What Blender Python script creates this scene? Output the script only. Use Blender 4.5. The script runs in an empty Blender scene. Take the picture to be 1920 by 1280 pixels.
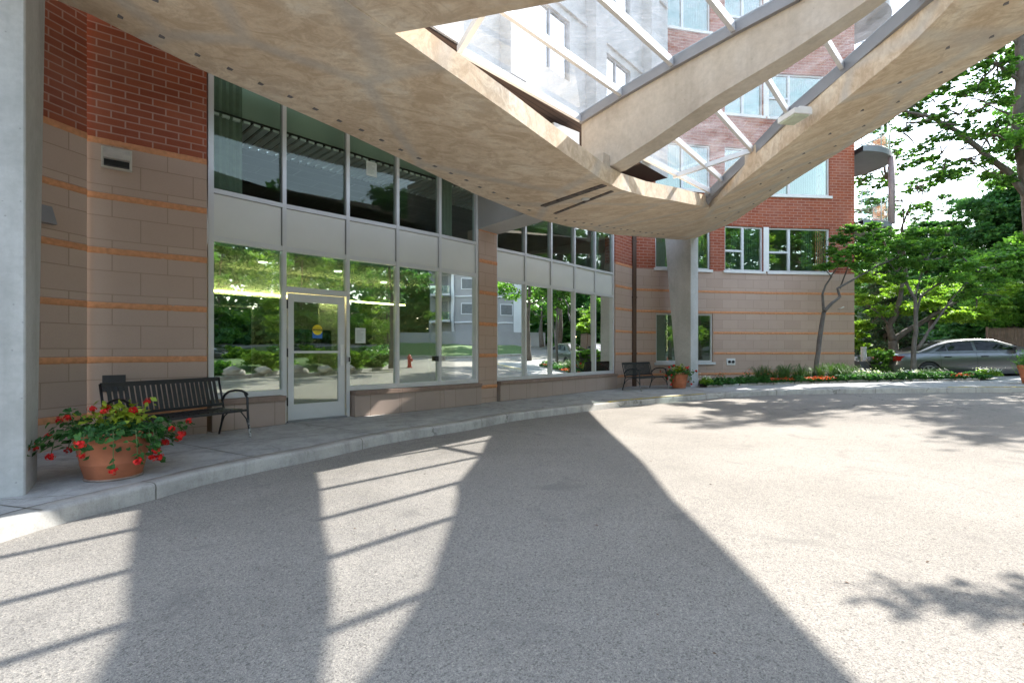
import bpy, bmesh, math, random
import numpy as np
from mathutils import Vector, Matrix, noise as mnoise
S = bpy.context.scene
COL = S.collection
R = math.radians
random.seed(7); np.random.seed(7)

# ------------------------------------------------------------ camera, sky, sun
F = 930.0; HORIZ = 655.0; EYE = 1.25
cam_d = bpy.data.cameras.new('camera'); cam = bpy.data.objects.new('camera', cam_d); COL.objects.link(cam)
cam_d.sensor_width = 36.0; cam_d.lens = 36.0*F/1920; cam_d.shift_y = (HORIZ-640)/1920.0
cam_d.clip_start = 0.05; cam_d.clip_end = 1500
cam.location = (0, 0, EYE); cam.rotation_euler = (R(90), 0, 0)
S.camera = cam
w = bpy.data.worlds.new('World'); S.world = w; w.use_nodes = True
nt = w.node_tree; bg = nt.nodes['Background']
sky = nt.nodes.new('ShaderNodeTexSky'); sky.sky_type = 'NISHITA'; sky.sun_disc = False
SUNV = Vector((0.95, 0.55, 1.0)).normalized()
sky.sun_elevation = math.asin(SUNV.z); sky.sun_rotation = math.atan2(SUNV.x, SUNV.y)
sky.air_density = 1.0; sky.dust_density = 0.2; sky.ozone_density = 2.0
wb = nt.nodes.new('ShaderNodeMix'); wb.data_type = 'RGBA'; wb.blend_type = 'MULTIPLY'; wb.inputs[0].default_value = 1; wb.inputs[7].default_value = (1.27, .98, .74, 1)
nt.links.new(sky.outputs[0], wb.inputs[6]); nt.links.new(wb.outputs[2], bg.inputs[0]); bg.inputs[1].default_value = 0.15
sun_d = bpy.data.lights.new('sun', 'SUN'); sun_d.energy = 2.0; sun_d.angle = R(0.53); sun_d.color = (1, .955, .89)
sun = bpy.data.objects.new('sun', sun_d); COL.objects.link(sun)
sun.rotation_euler = (-SUNV).to_track_quat('-Z', 'Y').to_euler(); sun.location = (30, 18, 40)
S.view_settings.view_transform = 'Standard'; S.view_settings.look = 'None'
S.view_settings.exposure = 2.9; S.view_settings.gamma = 1.0
S.render.engine = 'CYCLES'
try:
    S.cycles.max_bounces = 10; S.cycles.transparent_max_bounces = 24; S.cycles.diffuse_bounces = 6
except Exception: pass

# ------------------------------------------------------------ helpers
def gr(x):
    if x < 5: return 0.0
    if x < 19: return .03*(x-5)
    if x < 60: return .42+.055*(x-19)
    return .42+.055*41
def U(px, py, H):              # point seen at px,py that lies H above the eye
    h = (HORIZ-py)/F
    d = H/h
    return Vector(((px-960)/F*d, d, EYE+H))
def D(px, py, d): return Vector(((px-960)/F*d, d, EYE+(HORIZ-py)/F*d))
def Gp(px, py, off=0.0):       # on the ground
    d = 10.0
    for _ in range(60):
        z = gr((px-960)/F*d)+off
        d = .5*d+.5*(EYE-z)*F/(py-HORIZ)
    x = (px-960)/F*d
    return Vector((x, d, gr(x)+off))
EV = Vector((.689, .725, 0)); NV = Vector((.725, -.689, 0))

class MB:
    def __init__(s): s.v = []; s.f = []; s.uv = []
    def face(s, pts, uv=None):
        i = len(s.v); s.v += [tuple(p) for p in pts]; s.f.append(tuple(range(i, i+len(pts))))
        s.uv.append(uv or [(p[0], p[1]) for p in pts]); return s
    def quad(s, a, b, c, d, uv=None): return s.face([a, b, c, d], uv)
    def hexa(s, p):            # p: 4 bottom (ccw from above) then 4 top
        for q in ((3,2,1,0),(4,5,6,7),(0,1,5,4),(1,2,6,5),(2,3,7,6),(3,0,4,7)):
            P = [Vector(p[i]) for i in q]
            n = (P[1]-P[0]).cross(P[2]-P[0])
            if abs(n.z) > .7*n.length: uv = [(a.x, a.y) for a in P]
            else:
                uv = [((a-P[0]).dot((P[1]-P[0]).normalized()) if (P[1]-P[0]).length > 1e-6 else 0, a.z) for a in P]
            s.face(P, uv)
        return s
    def box(s, x0, x1, y0, y1, z0, z1):
        return s.hexa([(x0,y0,z0),(x1,y0,z0),(x1,y1,z0),(x0,y1,z0),(x0,y0,z1),(x1,y0,z1),(x1,y1,z1),(x0,y1,z1)])
    def obox(s, c, ax, ay, lx, ly, z0, z1):   # oriented box: centre, axes, half lengths
        c = Vector((c[0], c[1], 0)); ax = Vector((ax[0], ax[1], 0)); ay = Vector((ay[0], ay[1], 0))
        q = [c-ax*lx-ay*ly, c+ax*lx-ay*ly, c+ax*lx+ay*ly, c-ax*lx+ay*ly]
        return s.hexa([(p.x, p.y, z0) for p in q]+[(p.x, p.y, z1) for p in q])
    def bar(s, a, b, w, h, up=(0,0,1)):
        a = Vector(a); b = Vector(b); t = (b-a).normalized(); u = Vector(up)
        sd = t.cross(u).normalized(); u = sd.cross(t).normalized()
        q = []
        for p in (a, b):
            q.append([p-sd*w/2-u*h/2, p+sd*w/2-u*h/2, p+sd*w/2+u*h/2, p-sd*w/2+u*h/2])
        i = len(s.v); s.v += [tuple(x) for x in q[0]+q[1]]
        for f in ((0,1,2,3),(7,6,5,4),(0,4,5,1),(1,5,6,2),(2,6,7,3),(3,7,4,0)):
            s.f.append(tuple(i+k for k in f[::-1])); s.uv.append([(0,0)]*4)
        return s
    def tube(s, pts, rad, n=8, caps=True):
        pts = [Vector(p) for p in pts]
        if not hasattr(rad, '__len__'): rad = [rad]*len(pts)
        i0 = len(s.v); ref = Vector((.13, .21, 1)).normalized()
        prev = None
        for k, p in enumerate(pts):
            t = (pts[min(k+1, len(pts)-1)]-pts[max(k-1, 0)]).normalized()
            if prev is None:
                sd = t.cross(ref)
                if sd.length < .1: sd = t.cross(Vector((1, 0, 0)))
                sd.normalize()
            else:
                sd = (prev-t*prev.dot(t)).normalized()
            prev = sd; u = t.cross(sd)
            for j in range(n):
                a = 2*math.pi*j/n
                s.v.append(tuple(p+(sd*math.cos(a)+u*math.sin(a))*rad[k]))
        for k in range(len(pts)-1):
            for j in range(n):
                a = i0+k*n+j; b = i0+k*n+(j+1) % n
                s.f.append((a, b, b+n, a+n)); s.uv.append([(0,0)]*4)
        if caps:
            s.f.append(tuple(i0+j for j in range(n))[::-1]); s.uv.append([(0,0)]*n)
            m = i0+(len(pts)-1)*n
            s.f.append(tuple(m+j for j in range(n))); s.uv.append([(0,0)]*n)
        return s
    def lathe(s, prof, n=32, c=(0,0,0), jit=0):
        i0 = len(s.v)
        for (r, z) in prof:
            for j in range(n):
                a = 2*math.pi*j/n
                s.v.append((c[0]+r*math.cos(a), c[1]+r*math.sin(a), c[2]+z))
        for k in range(len(prof)-1):
            for j in range(n):
                a = i0+k*n+j; b = i0+k*n+(j+1) % n
                s.f.append((a, b, b+n, a+n)); s.uv.append([(0,0)]*4)
        return s
    def build(s, name, mat, parent=None, smooth=False, bevel=0, world=True, fixn=False, origin=None):
        me = bpy.data.meshes.new(name)
        off = Vector((0, 0, 0))
        if world and parent is not None:
            r = parent
            while r: off += Vector(r.location); r = r.parent
        if origin is not None: off = Vector(origin)
        V = [(a-off.x, b-off.y, c-off.z) for a, b, c in s.v] if off.length > 0 else s.v
        me.from_pydata(V, [], s.f)
        ul = me.uv_layers.new(name='UVMap')
        flat = [c for f in s.uv for p in f for c in p]
        ul.data.foreach_set('uv', flat)
        if fixn:
            bm = bmesh.new(); bm.from_mesh(me)
            bmesh.ops.remove_doubles(bm, verts=bm.verts, dist=1e-5)
            bmesh.ops.recalc_face_normals(bm, faces=bm.faces); bm.to_mesh(me); bm.free()
        me.materials.append(mat)
        if smooth: me.shade_smooth()
        o = bpy.data.objects.new(name, me); COL.objects.link(o)
        if origin is not None: o.location = origin
        if parent is not None: o.parent = parent
        if bevel:
            m = o.modifiers.new('bevel', 'BEVEL'); m.width = bevel; m.segments = 2; m.limit_method = 'ANGLE'; m.angle_limit = R(35)
        return o
def thing(name, label, cat, loc=(0,0,0), rz=0, group=None):
    o = bpy.data.objects.new(name, None); COL.objects.link(o); o.empty_display_size = .2
    o.location = loc; o.rotation_euler = (0, 0, rz); o['label'] = label; o['category'] = cat
    if group: o['group'] = group
    return o
def tag(o, label, cat, group=None, kind=None):
    if label: o['label'] = label
    if cat: o['category'] = cat
    if group: o['group'] = group
    if kind: o['kind'] = kind
    return o
def dup(root, loc, rz, label, group=None, scale=1.0):
    r = root.copy(); COL.objects.link(r); r.location = loc; r.rotation_euler = (0, 0, rz); r.scale = (scale,)*3
    r['label'] = label
    if group: r['group'] = group
    for ch in list(root.children):
        c = ch.copy(); COL.objects.link(c); c.parent = r
        for g in ch.children:
            d = g.copy(); COL.objects.link(d); d.parent = c
    return r

# ------------------------------------------------------------ materials
class NT:
    def __init__(s, name):
        s.m = bpy.data.materials.new(name); s.m.use_nodes = True; s.t = s.m.node_tree
        s.b = s.t.nodes['Principled BSDF']; s.o = s.t.nodes['Material Output']
    def n(s, typ, **kw):
        x = s.t.nodes.new('ShaderNode'+typ)
        for k, v in kw.items():
            if k.startswith('i_'):
                key = k[2:]; key = int(key) if key.isdigit() else key.replace('_', ' ')
                x.inputs[key].default_value = v
            else: setattr(x, k, v)
        return x
    def l(s, a, b): s.t.links.new(a, b)
    def coord(s, kind='Object', sc=None):
        c = s.n('TexCoord').outputs[kind]
        if sc:
            mp = s.n('Mapping'); mp.inputs['Scale'].default_value = sc; s.l(c, mp.inputs[0]); return mp.outputs[0]
        return c
    def noise(s, vec, scale, detail=4, rough=.55, dist=0):
        x = s.n('TexNoise'); x.inputs['Scale'].default_value = scale; x.inputs['Detail'].default_value = detail
        x.inputs['Roughness'].default_value = rough; x.inputs['Distortion'].default_value = dist
        s.l(vec, x.inputs['Vector']); return x.outputs['Fac']
    def ramp(s, fac, stops, interp='LINEAR'):
        x = s.n('ValToRGB'); x.color_ramp.interpolation = interp
        cr = x.color_ramp
        while len(cr.elements) < len(stops): cr.elements.new(.5)
        for e, (p, c) in zip(cr.elements, stops):
            e.position = p; e.color = (*c, 1) if len(c) == 3 else c
        s.l(fac, x.inputs[0]); return x.outputs[0]
    def mix(s, fac, a, b, blend='MIX'):
        x = s.n('Mix', data_type='RGBA', blend_type=blend)
        for sock, v in ((x.inputs[0], fac), (x.inputs[6], a), (x.inputs[7], b)):
            if isinstance(v, (int, float)): sock.default_value = v
            elif isinstance(v, tuple): sock.default_value = (*v, 1)
            else: s.l(v, sock)
        return x.outputs[2]
    def math(s, op, a, b=None, c=None):
        x = s.n('Math', operation=op)
        for k, v in enumerate((a, b, c)):
            if v is None: continue
            if isinstance(v, (int, float)): x.inputs[k].default_value = v
            else: s.l(v, x.inputs[k])
        return x.outputs[0]
    def bump(s, h, strength=.3, dist=.01, nrm=None):
        x = s.n('Bump'); x.inputs['Strength'].default_value = strength; x.inputs['Distance'].default_value = dist
        s.l(h, x.inputs['Height'])
        if nrm is not None: s.l(nrm, x.inputs['Normal'])
        s.l(x.outputs[0], s.b.inputs['Normal']); return x.outputs[0]
    def base(s, c):
        if isinstance(c, tuple): s.b.inputs['Base Color'].default_value = (*c, 1)
        else: s.l(c, s.b.inputs['Base Color'])
    def rough(s, r):
        if isinstance(r, (int, float)): s.b.inputs['Roughness'].default_value = r
        else: s.l(r, s.b.inputs['Roughness'])
def simple(name, c, rough=.5, metal=0, var=.12, scale=8, bump=0, coat=0):
    m = NT(name); v = m.coord(); f = m.noise(v, scale, 5)
    lo = tuple(x*(1-var) for x in c); hi = tuple(min(1, x*(1+var)) for x in c)
    m.base(m.ramp(f, [(.3, lo), (.7, hi)])); m.rough(rough); m.b.inputs['Metallic'].default_value = metal
    if coat: m.b.inputs['Coat Weight'].default_value = coat; m.b.inputs['Coat Roughness'].default_value = .05
    if bump: m.bump(m.noise(v, scale*6, 4), bump, .004)
    return m.m
def concrete(name, a, b, c, streak=0.35, sc=1.0, bump=.25):
    m = NT(name); v = m.coord()
    big = m.noise(v, .9*sc, 6, .62, .8); fine = m.noise(v, 14*sc, 6, .7)
    st = m.noise(m.coord(sc=(1.2, 1.2, .12)), 3*sc, 5, .6)
    col = m.ramp(big, [(.28, a), (.5, b), (.72, c)])
    col = m.mix(m.math('MULTIPLY', m.ramp(fine, [(.35, (1,1,1)), (.62, (0,0,0))]), .25), col, tuple(x*.6 for x in a))
    col = m.mix(m.math('MULTIPLY', m.ramp(st, [(.5, (0,0,0)), (.75, (1,1,1))]), streak), col, tuple(x*.62 for x in a))
    pit = m.n('TexVoronoi', feature='F1'); pit.inputs['Scale'].default_value = 11; m.l(v, pit.inputs['Vector'])
    pits = m.ramp(pit.outputs['Distance'], [(.05, (1,1,1)), (.09, (0,0,0))])
    col = m.mix(m.math('MULTIPLY', pits, .5), col, tuple(x*.45 for x in a))
    m.base(col); m.rough(.85)
    m.bump(m.math('SUBTRACT', m.math('ADD', fine, m.math('MULTIPLY', big, 2)), m.math('MULTIPLY', pits, 1.5)), bump, .008)
    return m.m
def soffit_mat():
    m = NT('soffit_concrete'); v = m.coord()
    big = m.noise(v, .55, 7, .68, 1.4); mid = m.noise(m.coord(sc=(1.6, 3.2, 2)), 1.6, 8, .72, 1.2); fine = m.noise(v, 22, 6, .7)
    col = m.ramp(big, [(.3, (.62, .48, .33)), (.48, (.71, .575, .42)), (.6, (.77, .66, .51)), (.74, (.74, .69, .61))])
    col = m.mix(m.math('MULTIPLY', m.ramp(mid, [(.42, (1,1,1)), (.56, (0,0,0))]), .5), col, (.42, .29, .18))
    col = m.mix(m.math('MULTIPLY', m.ramp(mid, [(.58, (0,0,0)), (.72, (1,1,1))]), .4), col, (.72, .68, .62))
    # grey patched joints
    wv = m.n('TexVoronoi', feature='DISTANCE_TO_EDGE'); wv.inputs['Scale'].default_value = .42; m.l(v, wv.inputs['Vector'])
    j = m.ramp(wv.outputs['Distance'], [(.012, (1,1,1)), (.05, (0,0,0))])
    col = m.mix(m.math('MULTIPLY', m.math('MULTIPLY', j, m.noise(v, 2.2, 4)), .95), col, (.50, .48, .45))
    col = m.mix(m.math('MULTIPLY', m.ramp(fine, [(.35, (1,1,1)), (.6, (0,0,0))]), .18), col, (.25, .18, .12))
    m.base(col); m.rough(.8); m.bump(m.math('ADD', m.math('MULTIPLY', fine, .4), mid), .3, .02)
    return m.m
def asphalt_mat():
    m = NT('asphalt'); v = m.coord()
    big = m.noise(v, .35, 5, .6, .6); mid = m.noise(v, 2.4, 5, .6); fine = m.noise(v, 120, 3, .7); f2 = m.noise(v, 85, 4, .8)
    vor = m.n('TexVoronoi', feature='F1'); vor.inputs['Scale'].default_value = 95; m.l(v, vor.inputs['Vector'])
    col = m.ramp(big, [(.3, (.225, .208, .186)), (.5, (.275, .254, .227)), (.7, (.315, .291, .262))])
    col = m.mix(m.math('MULTIPLY', mid, .35), col, (.215, .203, .19))
    gn = m.noise(v, 210, 2, .6); spk = m.ramp(gn, [(.34, (.42,.42,.42)), (.45, (.88,.88,.88)), (.56, (1.06,1.06,1.05)), (.68, (1.5,1.47,1.42))]); sv = m.ramp(vor.outputs['Color'], [(.12, (.45,.45,.45)), (.3, (.95,.95,.95)), (.7, (1.05,1.05,1.04)), (.9, (1.35,1.33,1.28))]); spk = m.mix(.85, spk, sv, 'MULTIPLY')
    col = m.mix(.8, col, spk, 'MULTIPLY')
    pt = m.noise(v, .8, 7, .7, 2); col = m.mix(m.math('MULTIPLY', m.ramp(pt, [(.56, (0,0,0)), (.66, (1,1,1))]), .42), col, (.15, .14, .13)); pt2 = m.noise(v, 5, 5, .7); col = m.mix(m.math('MULTIPLY', m.ramp(pt2, [(.60, (0,0,0)), (.72, (1,1,1))]), .25), col, (.15, .14, .13))
    dk = m.ramp(f2, [(.34, (1,1,1)), (.42, (0,0,0))])
    col = m.mix(m.math('MULTIPLY', dk, .6), col, (.07, .07, .07))
    # cracks towards the far kerb
    cv = m.n('TexVoronoi', feature='DISTANCE_TO_EDGE'); cv.inputs['Scale'].default_value = .33
    wob = m.n('Vector'+'Math', operation='ADD'); nz = m.n('TexNoise'); nz.inputs['Scale'].default_value = 1.5; nz.inputs['Detail'].default_value = 5
    m.l(v, nz.inputs['Vector']); sc = m.n('VectorMath', operation='SCALE'); sc.inputs['Scale'].default_value = 1.2
    m.l(nz.outputs['Color'], sc.inputs[0]); m.l(v, wob.inputs[0]); m.l(sc.outputs[0], wob.inputs[1]); m.l(wob.outputs[0], cv.inputs['Vector'])
    ck = m.ramp(cv.outputs['Distance'], [(.003, (1,1,1)), (.009, (0,0,0))])
    sep = m.n('SeparateXYZ'); m.l(v, sep.inputs[0])
    mask = m.ramp(m.math('MULTIPLY', m.math('SUBTRACT', sep.outputs[1], 8.5), .25), [(0, (0,0,0)), (1, (1,1,1))])
    mask2 = m.ramp(m.math('MULTIPLY', m.math('SUBTRACT', sep.outputs[0], 3.5), .25), [(0, (0,0,0)), (1, (1,1,1))])
    col = m.mix(m.math('MULTIPLY', m.math('MULTIPLY', ck, m.math('MULTIPLY', mask, mask2)), .8), col, (.05, .05, .05))
    m.base(col); m.rough(.95); m.b.inputs['Specular IOR Level'].default_value = .12
    m.bump(m.math('ADD', m.math('MULTIPLY', vor.outputs['Distance'], .8), f2), .6, .005)
    return m.m
def sidewalk_mat(name, lo, hi):
    m = NT(name); v = m.coord()
    big = m.noise(v, 1.1, 6, .65, .5); dirt_ = m.noise(m.coord(sc=(1, 1, .25)), 2.6, 8, .78, .6); fine = m.noise(v, 60, 4, .7); mid = m.noise(v, 5, 6, .7)
    col = m.ramp(big, [(.3, lo), (.7, hi)])
    col = m.mix(m.math('MULTIPLY', m.ramp(mid, [(.5, (0,0,0)), (.68, (1,1,1))]), .45), col, tuple(x*.55 for x in lo))
    col = m.mix(m.math('MULTIPLY', m.ramp(fine, [(.35, (1,1,1)), (.5, (0,0,0))]), .3), col, tuple(x*.6 for x in lo))
    col = m.mix(m.math('MULTIPLY', m.ramp(dirt_, [(.46, (0,0,0)), (.66, (1,1,1))]), .5), col, tuple(x*.45 for x in lo))
    cv = m.n('TexVoronoi', feature='DISTANCE_TO_EDGE'); cv.inputs['Scale'].default_value = .55
    nz = m.n('TexNoise'); nz.inputs['Scale'].default_value = 2.2; nz.inputs['Detail'].default_value = 6
    m.l(v, nz.inputs['Vector']); a = m.n('VectorMath', operation='ADD'); m.l(v, a.inputs[0]); m.l(nz.outputs['Color'], a.inputs[1]); m.l(a.outputs[0], cv.inputs['Vector'])
    ck = m.ramp(cv.outputs['Distance'], [(.002, (1,1,1)), (.010, (0,0,0))])
    br = m.noise(v, .7, 3)
    col = m.mix(m.math('MULTIPLY', m.math('MULTIPLY', ck, m.ramp(br, [(.48, (0,0,0)), (.55, (1,1,1))])), .75), col, (.12, .11, .09))
    m.base(col); m.rough(.9); m.bump(m.math('ADD', fine, m.math('MULTIPLY', mid, 1.2)), .35, .004)
    return m.m
def brick_mat(name, bw, rh, ms, c1, c2, mortar, modv=False, var=.5):
    m = NT(name); uv = m.n('TexCoord').outputs['UV']; sep = m.n('SeparateXYZ'); m.l(uv, sep.inputs[0])
    v = sep.outputs[1]
    if modv:   # courses repeat between the projecting bands
        v = m.math('SUBTRACT', m.math('MODULO', m.math('ADD', v, .735*20-.375-.05), .735), .1)
    cb = m.n('CombineXYZ'); m.l(sep.outputs[0], cb.inputs[0]); m.l(v, cb.inputs[1])
    bt = m.n('TexBrick'); m.l(cb.outputs[0], bt.inputs['Vector']); bt.offset = .5
    bt.inputs['Scale'].default_value = 1; bt.inputs['Brick Width'].default_value = bw; bt.inputs['Row Height'].default_value = rh
    bt.inputs['Mortar Size'].default_value = ms; bt.inputs['Mortar Smooth'].default_value = .25; bt.inputs['Bias'].default_value = 0
    bt.inputs['Color1'].default_value = (*c1, 1); bt.inputs['Color2'].default_value = (*c2, 1); bt.inputs['Mortar'].default_value = (*mortar, 1)
    o = m.coord(); fine = m.noise(o, 45, 5, .7); big = m.noise(o, 1.3, 5, .6)
    col = m.mix(m.math('MULTIPLY', fine, var), bt.outputs['Color'], (.6, .6, .6), 'MULTIPLY')
    col = m.mix(m.math('MULTIPLY', m.ramp(big, [(.45, (0,0,0)), (.75, (1,1,1))]), .22), col, mortar)
    m.base(col); m.rough(.88)
    m.bump(m.math('SUBTRACT', m.math('MULTIPLY', fine, .35), bt.outputs['Fac']), .6, .006)
    return m.m
def glass_mat(name, tint, refl=.3, dirt=0, wavy=0.0, fres=.8):
    m = NT(name); t = m.t
    t.nodes.remove(m.b)
    tr = m.n('BsdfTransparent'); tr.inputs[0].default_value = (*tint, 1)
    gl = m.n('BsdfGlossy'); gl.inputs['Roughness'].default_value = 0.002; gl.inputs['Color'].default_value = (.93, .98, .95, 1)
    v = m.coord()
    if wavy:
        b = m.n('Bump'); b.inputs['Strength'].default_value = wavy; b.inputs['Distance'].default_value = .02
        m.l(m.noise(v, .9, 1, .4), b.inputs['Height']); m.l(b.outputs[0], gl.inputs['Normal'])
    fr = m.n('LayerWeight'); fr.inputs['Blend'].default_value = .35
    fac = m.math('MINIMUM', m.math('ADD', m.math('MULTIPLY', fr.outputs['Fresnel'], fres), refl), 1.0)
    mx = m.n('MixShader'); m.l(fac, mx.inputs[0]); m.l(tr.outputs[0], mx.inputs[1]); m.l(gl.outputs[0], mx.inputs[2])
    out = mx.outputs[0]
    if dirt:
        df = m.n('BsdfDiffuse'); df.inputs[0].default_value = (.52, .54, .58, 1)
        tl = m.n('BsdfTranslucent'); tl.inputs[0].default_value = (.48, .49, .53, 1)
        ad = m.n('MixShader'); ad.inputs[0].default_value = .6; m.l(df.outputs[0], ad.inputs[1]); m.l(tl.outputs[0], ad.inputs[2])
        a = m.noise(v, 1.3, 7, .75, 1.5); b = m.noise(m.coord(sc=(1, 6, 1)), 9, 6, .8, .8)
        f = m.math('ADD', m.math('MULTIPLY', m.ramp(a, [(.35, (0,0,0)), (.75, (1,1,1))]), dirt), m.math('MULTIPLY', m.ramp(b, [(.45, (0,0,0)), (.8, (1,1,1))]), dirt*1.2))
        m2 = m.n('MixShader'); m.l(f, m2.inputs[0]); m.l(out, m2.inputs[1]); m.l(ad.outputs[0], m2.inputs[2]); out = m2.outputs[0]
    m.l(out, m.o.inputs['Surface']); return m.m
def leaf_mat(name, dark, mid, light, trans=.45):
    m = NT(name); t = m.t
    at = m.n('Attribute', attribute_name='tint')
    col = m.ramp(at.outputs['Fac'], [(.1, dark), (.5, mid), (.92, light)])
    m.base(col); m.rough(.55); m.b.inputs['Specular IOR Level'].default_value = .35
    tl = m.n('BsdfTranslucent'); m.l(m.mix(.5, col, (.55, .75, .1), 'MIX') if trans > .4 else col, tl.inputs[0])
    c2 = m.mix(1.0, col, (1.35, 1.5, .75), 'MULTIPLY'); m.l(c2, tl.inputs[0])
    mx = m.n('MixShader'); mx.inputs[0].default_value = trans
    m.l(m.b.outputs[0], mx.inputs[1]); m.l(tl.outputs[0], mx.inputs[2]); m.l(mx.outputs[0], m.o.inputs['Surface'])
    return m.m
def emit(name, c, s):
    m = NT(name); m.b.inputs['Base Color'].default_value = (*c, 1)
    m.b.inputs['Emission Color'].default_value = (*c, 1); m.b.inputs['Emission Strength'].default_value = s
    return m.m
M = dict(
 soffit=soffit_mat(), asphalt=asphalt_mat(),
 walk=sidewalk_mat('sidewalk_concrete', (.33, .33, .32), (.45, .445, .43)),
 kerb=sidewalk_mat('kerb_concrete', (.36, .345, .32), (.50, .48, .44)),
 conc=concrete('beam_concrete', (.42, .36, .29), (.54, .475, .39), (.60, .55, .48)),
 colc=concrete('column_concrete', (.40, .40, .385), (.50, .50, .485), (.56, .56, .55), .3, 1.2),
 tower=concrete('tower_panel', (.42, .415, .405), (.50, .495, .485), (.55, .545, .54), .3, .6, .1),
 brick=brick_mat('red_brick', .305, .102, .010, (.27, .060, .027), (.35, .088, .038), (.44, .25, .19)),
 block=brick_mat('beige_block', .62, .3175, .006, (.47, .345, .275), (.53, .40, .325), (.34, .245, .19), True, .35),
 plinth=brick_mat('plinth_block', .62, .40, .006, (.42, .325, .275), (.46, .36, .31), (.27, .21, .17), False, .3),
 band=simple('orange_split_stone', (.58, .27, .13), .9, 0, .16, 18, .5),
 alu=simple('painted_aluminium', (.62, .63, .64), .38, .15, .04, 3),
 aludark=simple('grey_aluminium', (.26, .26, .27), .45, .3, .08, 3),
 spandrel=simple('spandrel_panel', (.66, .67, .64), .45, 0, .03, 2),
 glass=glass_mat('window_glass', (.60, .70, .64), .32, 0, .14),
 wingglass=glass_mat('wing_window_glass', (.62, .72, .66), .13, 0, .1, .5),
 glassup=glass_mat('upper_window_glass', (.80, .86, .82), .015, 0, .12, .10),
 doorglass=glass_mat('door_glass', (.6, .7, .66), .22, 0, .03),
 skyglass=glass_mat('skylight_glass', (.93, .95, .97), .04, .30),
 railglass=glass_mat('railing_glass', (.72, .86, .80), .1, .05),
 carglass=glass_mat('car_glass', (.22, .26, .24), .12),
 black=simple('black_metal', (.022, .024, .028), .38, .3, .2, 12),
 rubber=simple('black_rubber', (.02, .02, .02), .8, 0, .2, 20),
 terra=simple('terracotta', (.46, .155, .075), .72, 0, .18, 5, .25),
 bark=concrete('bark', (.075, .06, .05), (.12, .10, .085), (.17, .15, .13), .5, 5, .9),
 barkg=concrete('grey_bark', (.07, .065, .06), (.115, .105, .095), (.16, .15, .135), .5, 6, .9),
 darkwood=brick_mat('brown_slat', 6.0, .09, .008, (.07, .045, .035), (.085, .055, .045), (.015, .01, .01)),
 white=simple('white_paint', (.72, .72, .70), .5, 0, .05, 4),
 cream=simple('cream_wall', (.50, .49, .45), .8, 0, .06, 2),
 inwall=simple('lobby_wall', (.50, .51, .47), .8, 0, .08, 2),
 darkin=simple('dark_ceiling_tile', (.10, .10, .10), .8, 0, .2, 2),
 pipe=simple('brown_downpipe', (.085, .045, .028), .5, .2, .15, 6),
 soil=simple('soil', (.06, .042, .03), .95, 0, .4, 9, .9),
 stone=concrete('edging_stone', (.36, .35, .33), (.46, .45, .43), (.55, .54, .52), .2, 3, .5),
 boulder=concrete('boulder_stone', (.28, .25, .21), (.38, .34, .30), (.48, .44, .39), .2, 2, .6),
 curtain=simple('pale_blind', (.55, .60, .56), .8, 0, .06, 3),
 blue=simple('blue_paint', (.03, .16, .48), .5), yellow=simple('yellow_paint', (.72, .56, .03), .6, 0, .2, 9),
 red=simple('hydrant_red', (.38, .03, .025), .5, 0, .2, 8),
 paper=simple('paper', (.62, .68, .64), .8, 0, .03), ink=simple('ink', (.03, .03, .03), .7),
 silver=simple('silver_car_paint', (.13, .135, .14), .28, .7, .03, 2, 0, .8),
 carred=simple('dark_red_car_paint', (.13, .015, .02), .3, .3, .03, 2, 0, .8),
 cardark=simple('dark_car_paint', (.02, .022, .03), .3, .3, .03, 2, 0, .8),
 carwhite=simple('white_car_paint', (.6, .6, .6), .3, .0, .03, 2, 0, .8),
 tail=simple('tail_light_red', (.25, .008, .008), .15, 0, .1), lamp=simple('clear_lamp', (.7, .7, .68), .1, 0, .05),
 rim=simple('wheel_rim', (.35, .35, .36), .35, .6, .1),
 greygrey=simple('slate_grey_paint', (.13, .14, .15), .5, 0, .15, 6), hose=simple('pale_hose', (.45, .43, .36), .6),
 farwall=simple('far_building_wall', (.30, .30, .31), .85, 0, .1, .4), farwhite=simple('far_building_white', (.62, .63, .66), .8, 0, .08, .5),
 fence=simple('weathered_wood', (.17, .11, .075), .85, 0, .25, 7),
 grass=leaf_mat('grass_blade', (.03, .075, .018), (.06, .13, .028), (.10, .19, .04), .25),
 lawn=simple('lawn_ground', (.07, .12, .03), .95, 0, .4, 6, .6),
 redfl=leaf_mat('red_petal', (.50, .01, .012), (.75, .02, .02), (.90, .05, .04), .2),
 orangefl=leaf_mat('orange_petal', (.60, .05, .02), (.75, .09, .03), (.85, .16, .05), .2),
 whitefl=leaf_mat('white_petal', (.6, .6, .55), (.75, .75, .7), (.8, .8, .75), .2),
 lf_maple=leaf_mat('tree_leaf_mid', (.05, .13, .03), (.10, .24, .045), (.20, .38, .06)),
 lf_dark=leaf_mat('tree_leaf_dark', (.03, .095, .04), (.06, .165, .055), (.12, .26, .07)),
 lf_lime=leaf_mat('tree_leaf_lime', (.10, .20, .03), (.19, .33, .045), (.32, .46, .07), .5),
 lf_blue=leaf_mat('needle_leaf', (.03, .07, .04), (.06, .12, .07), (.14, .20, .12), .25),
 lf_ger=leaf_mat('geranium_leaf', (.02, .07, .02), (.04, .13, .03), (.09, .22, .045), .3),
 lf_coleus=leaf_mat('coleus_leaf', (.10, .10, .02), (.26, .34, .03), (.48, .55, .06), .35),
 stem=simple('green_stem', (.10, .16, .05), .7),
 cove=emit('cove_tube', (1.0, .85, .32), 9.0), lampw=emit('warm_downlight', (1.0, .9, .7), 3.0),
)

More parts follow.
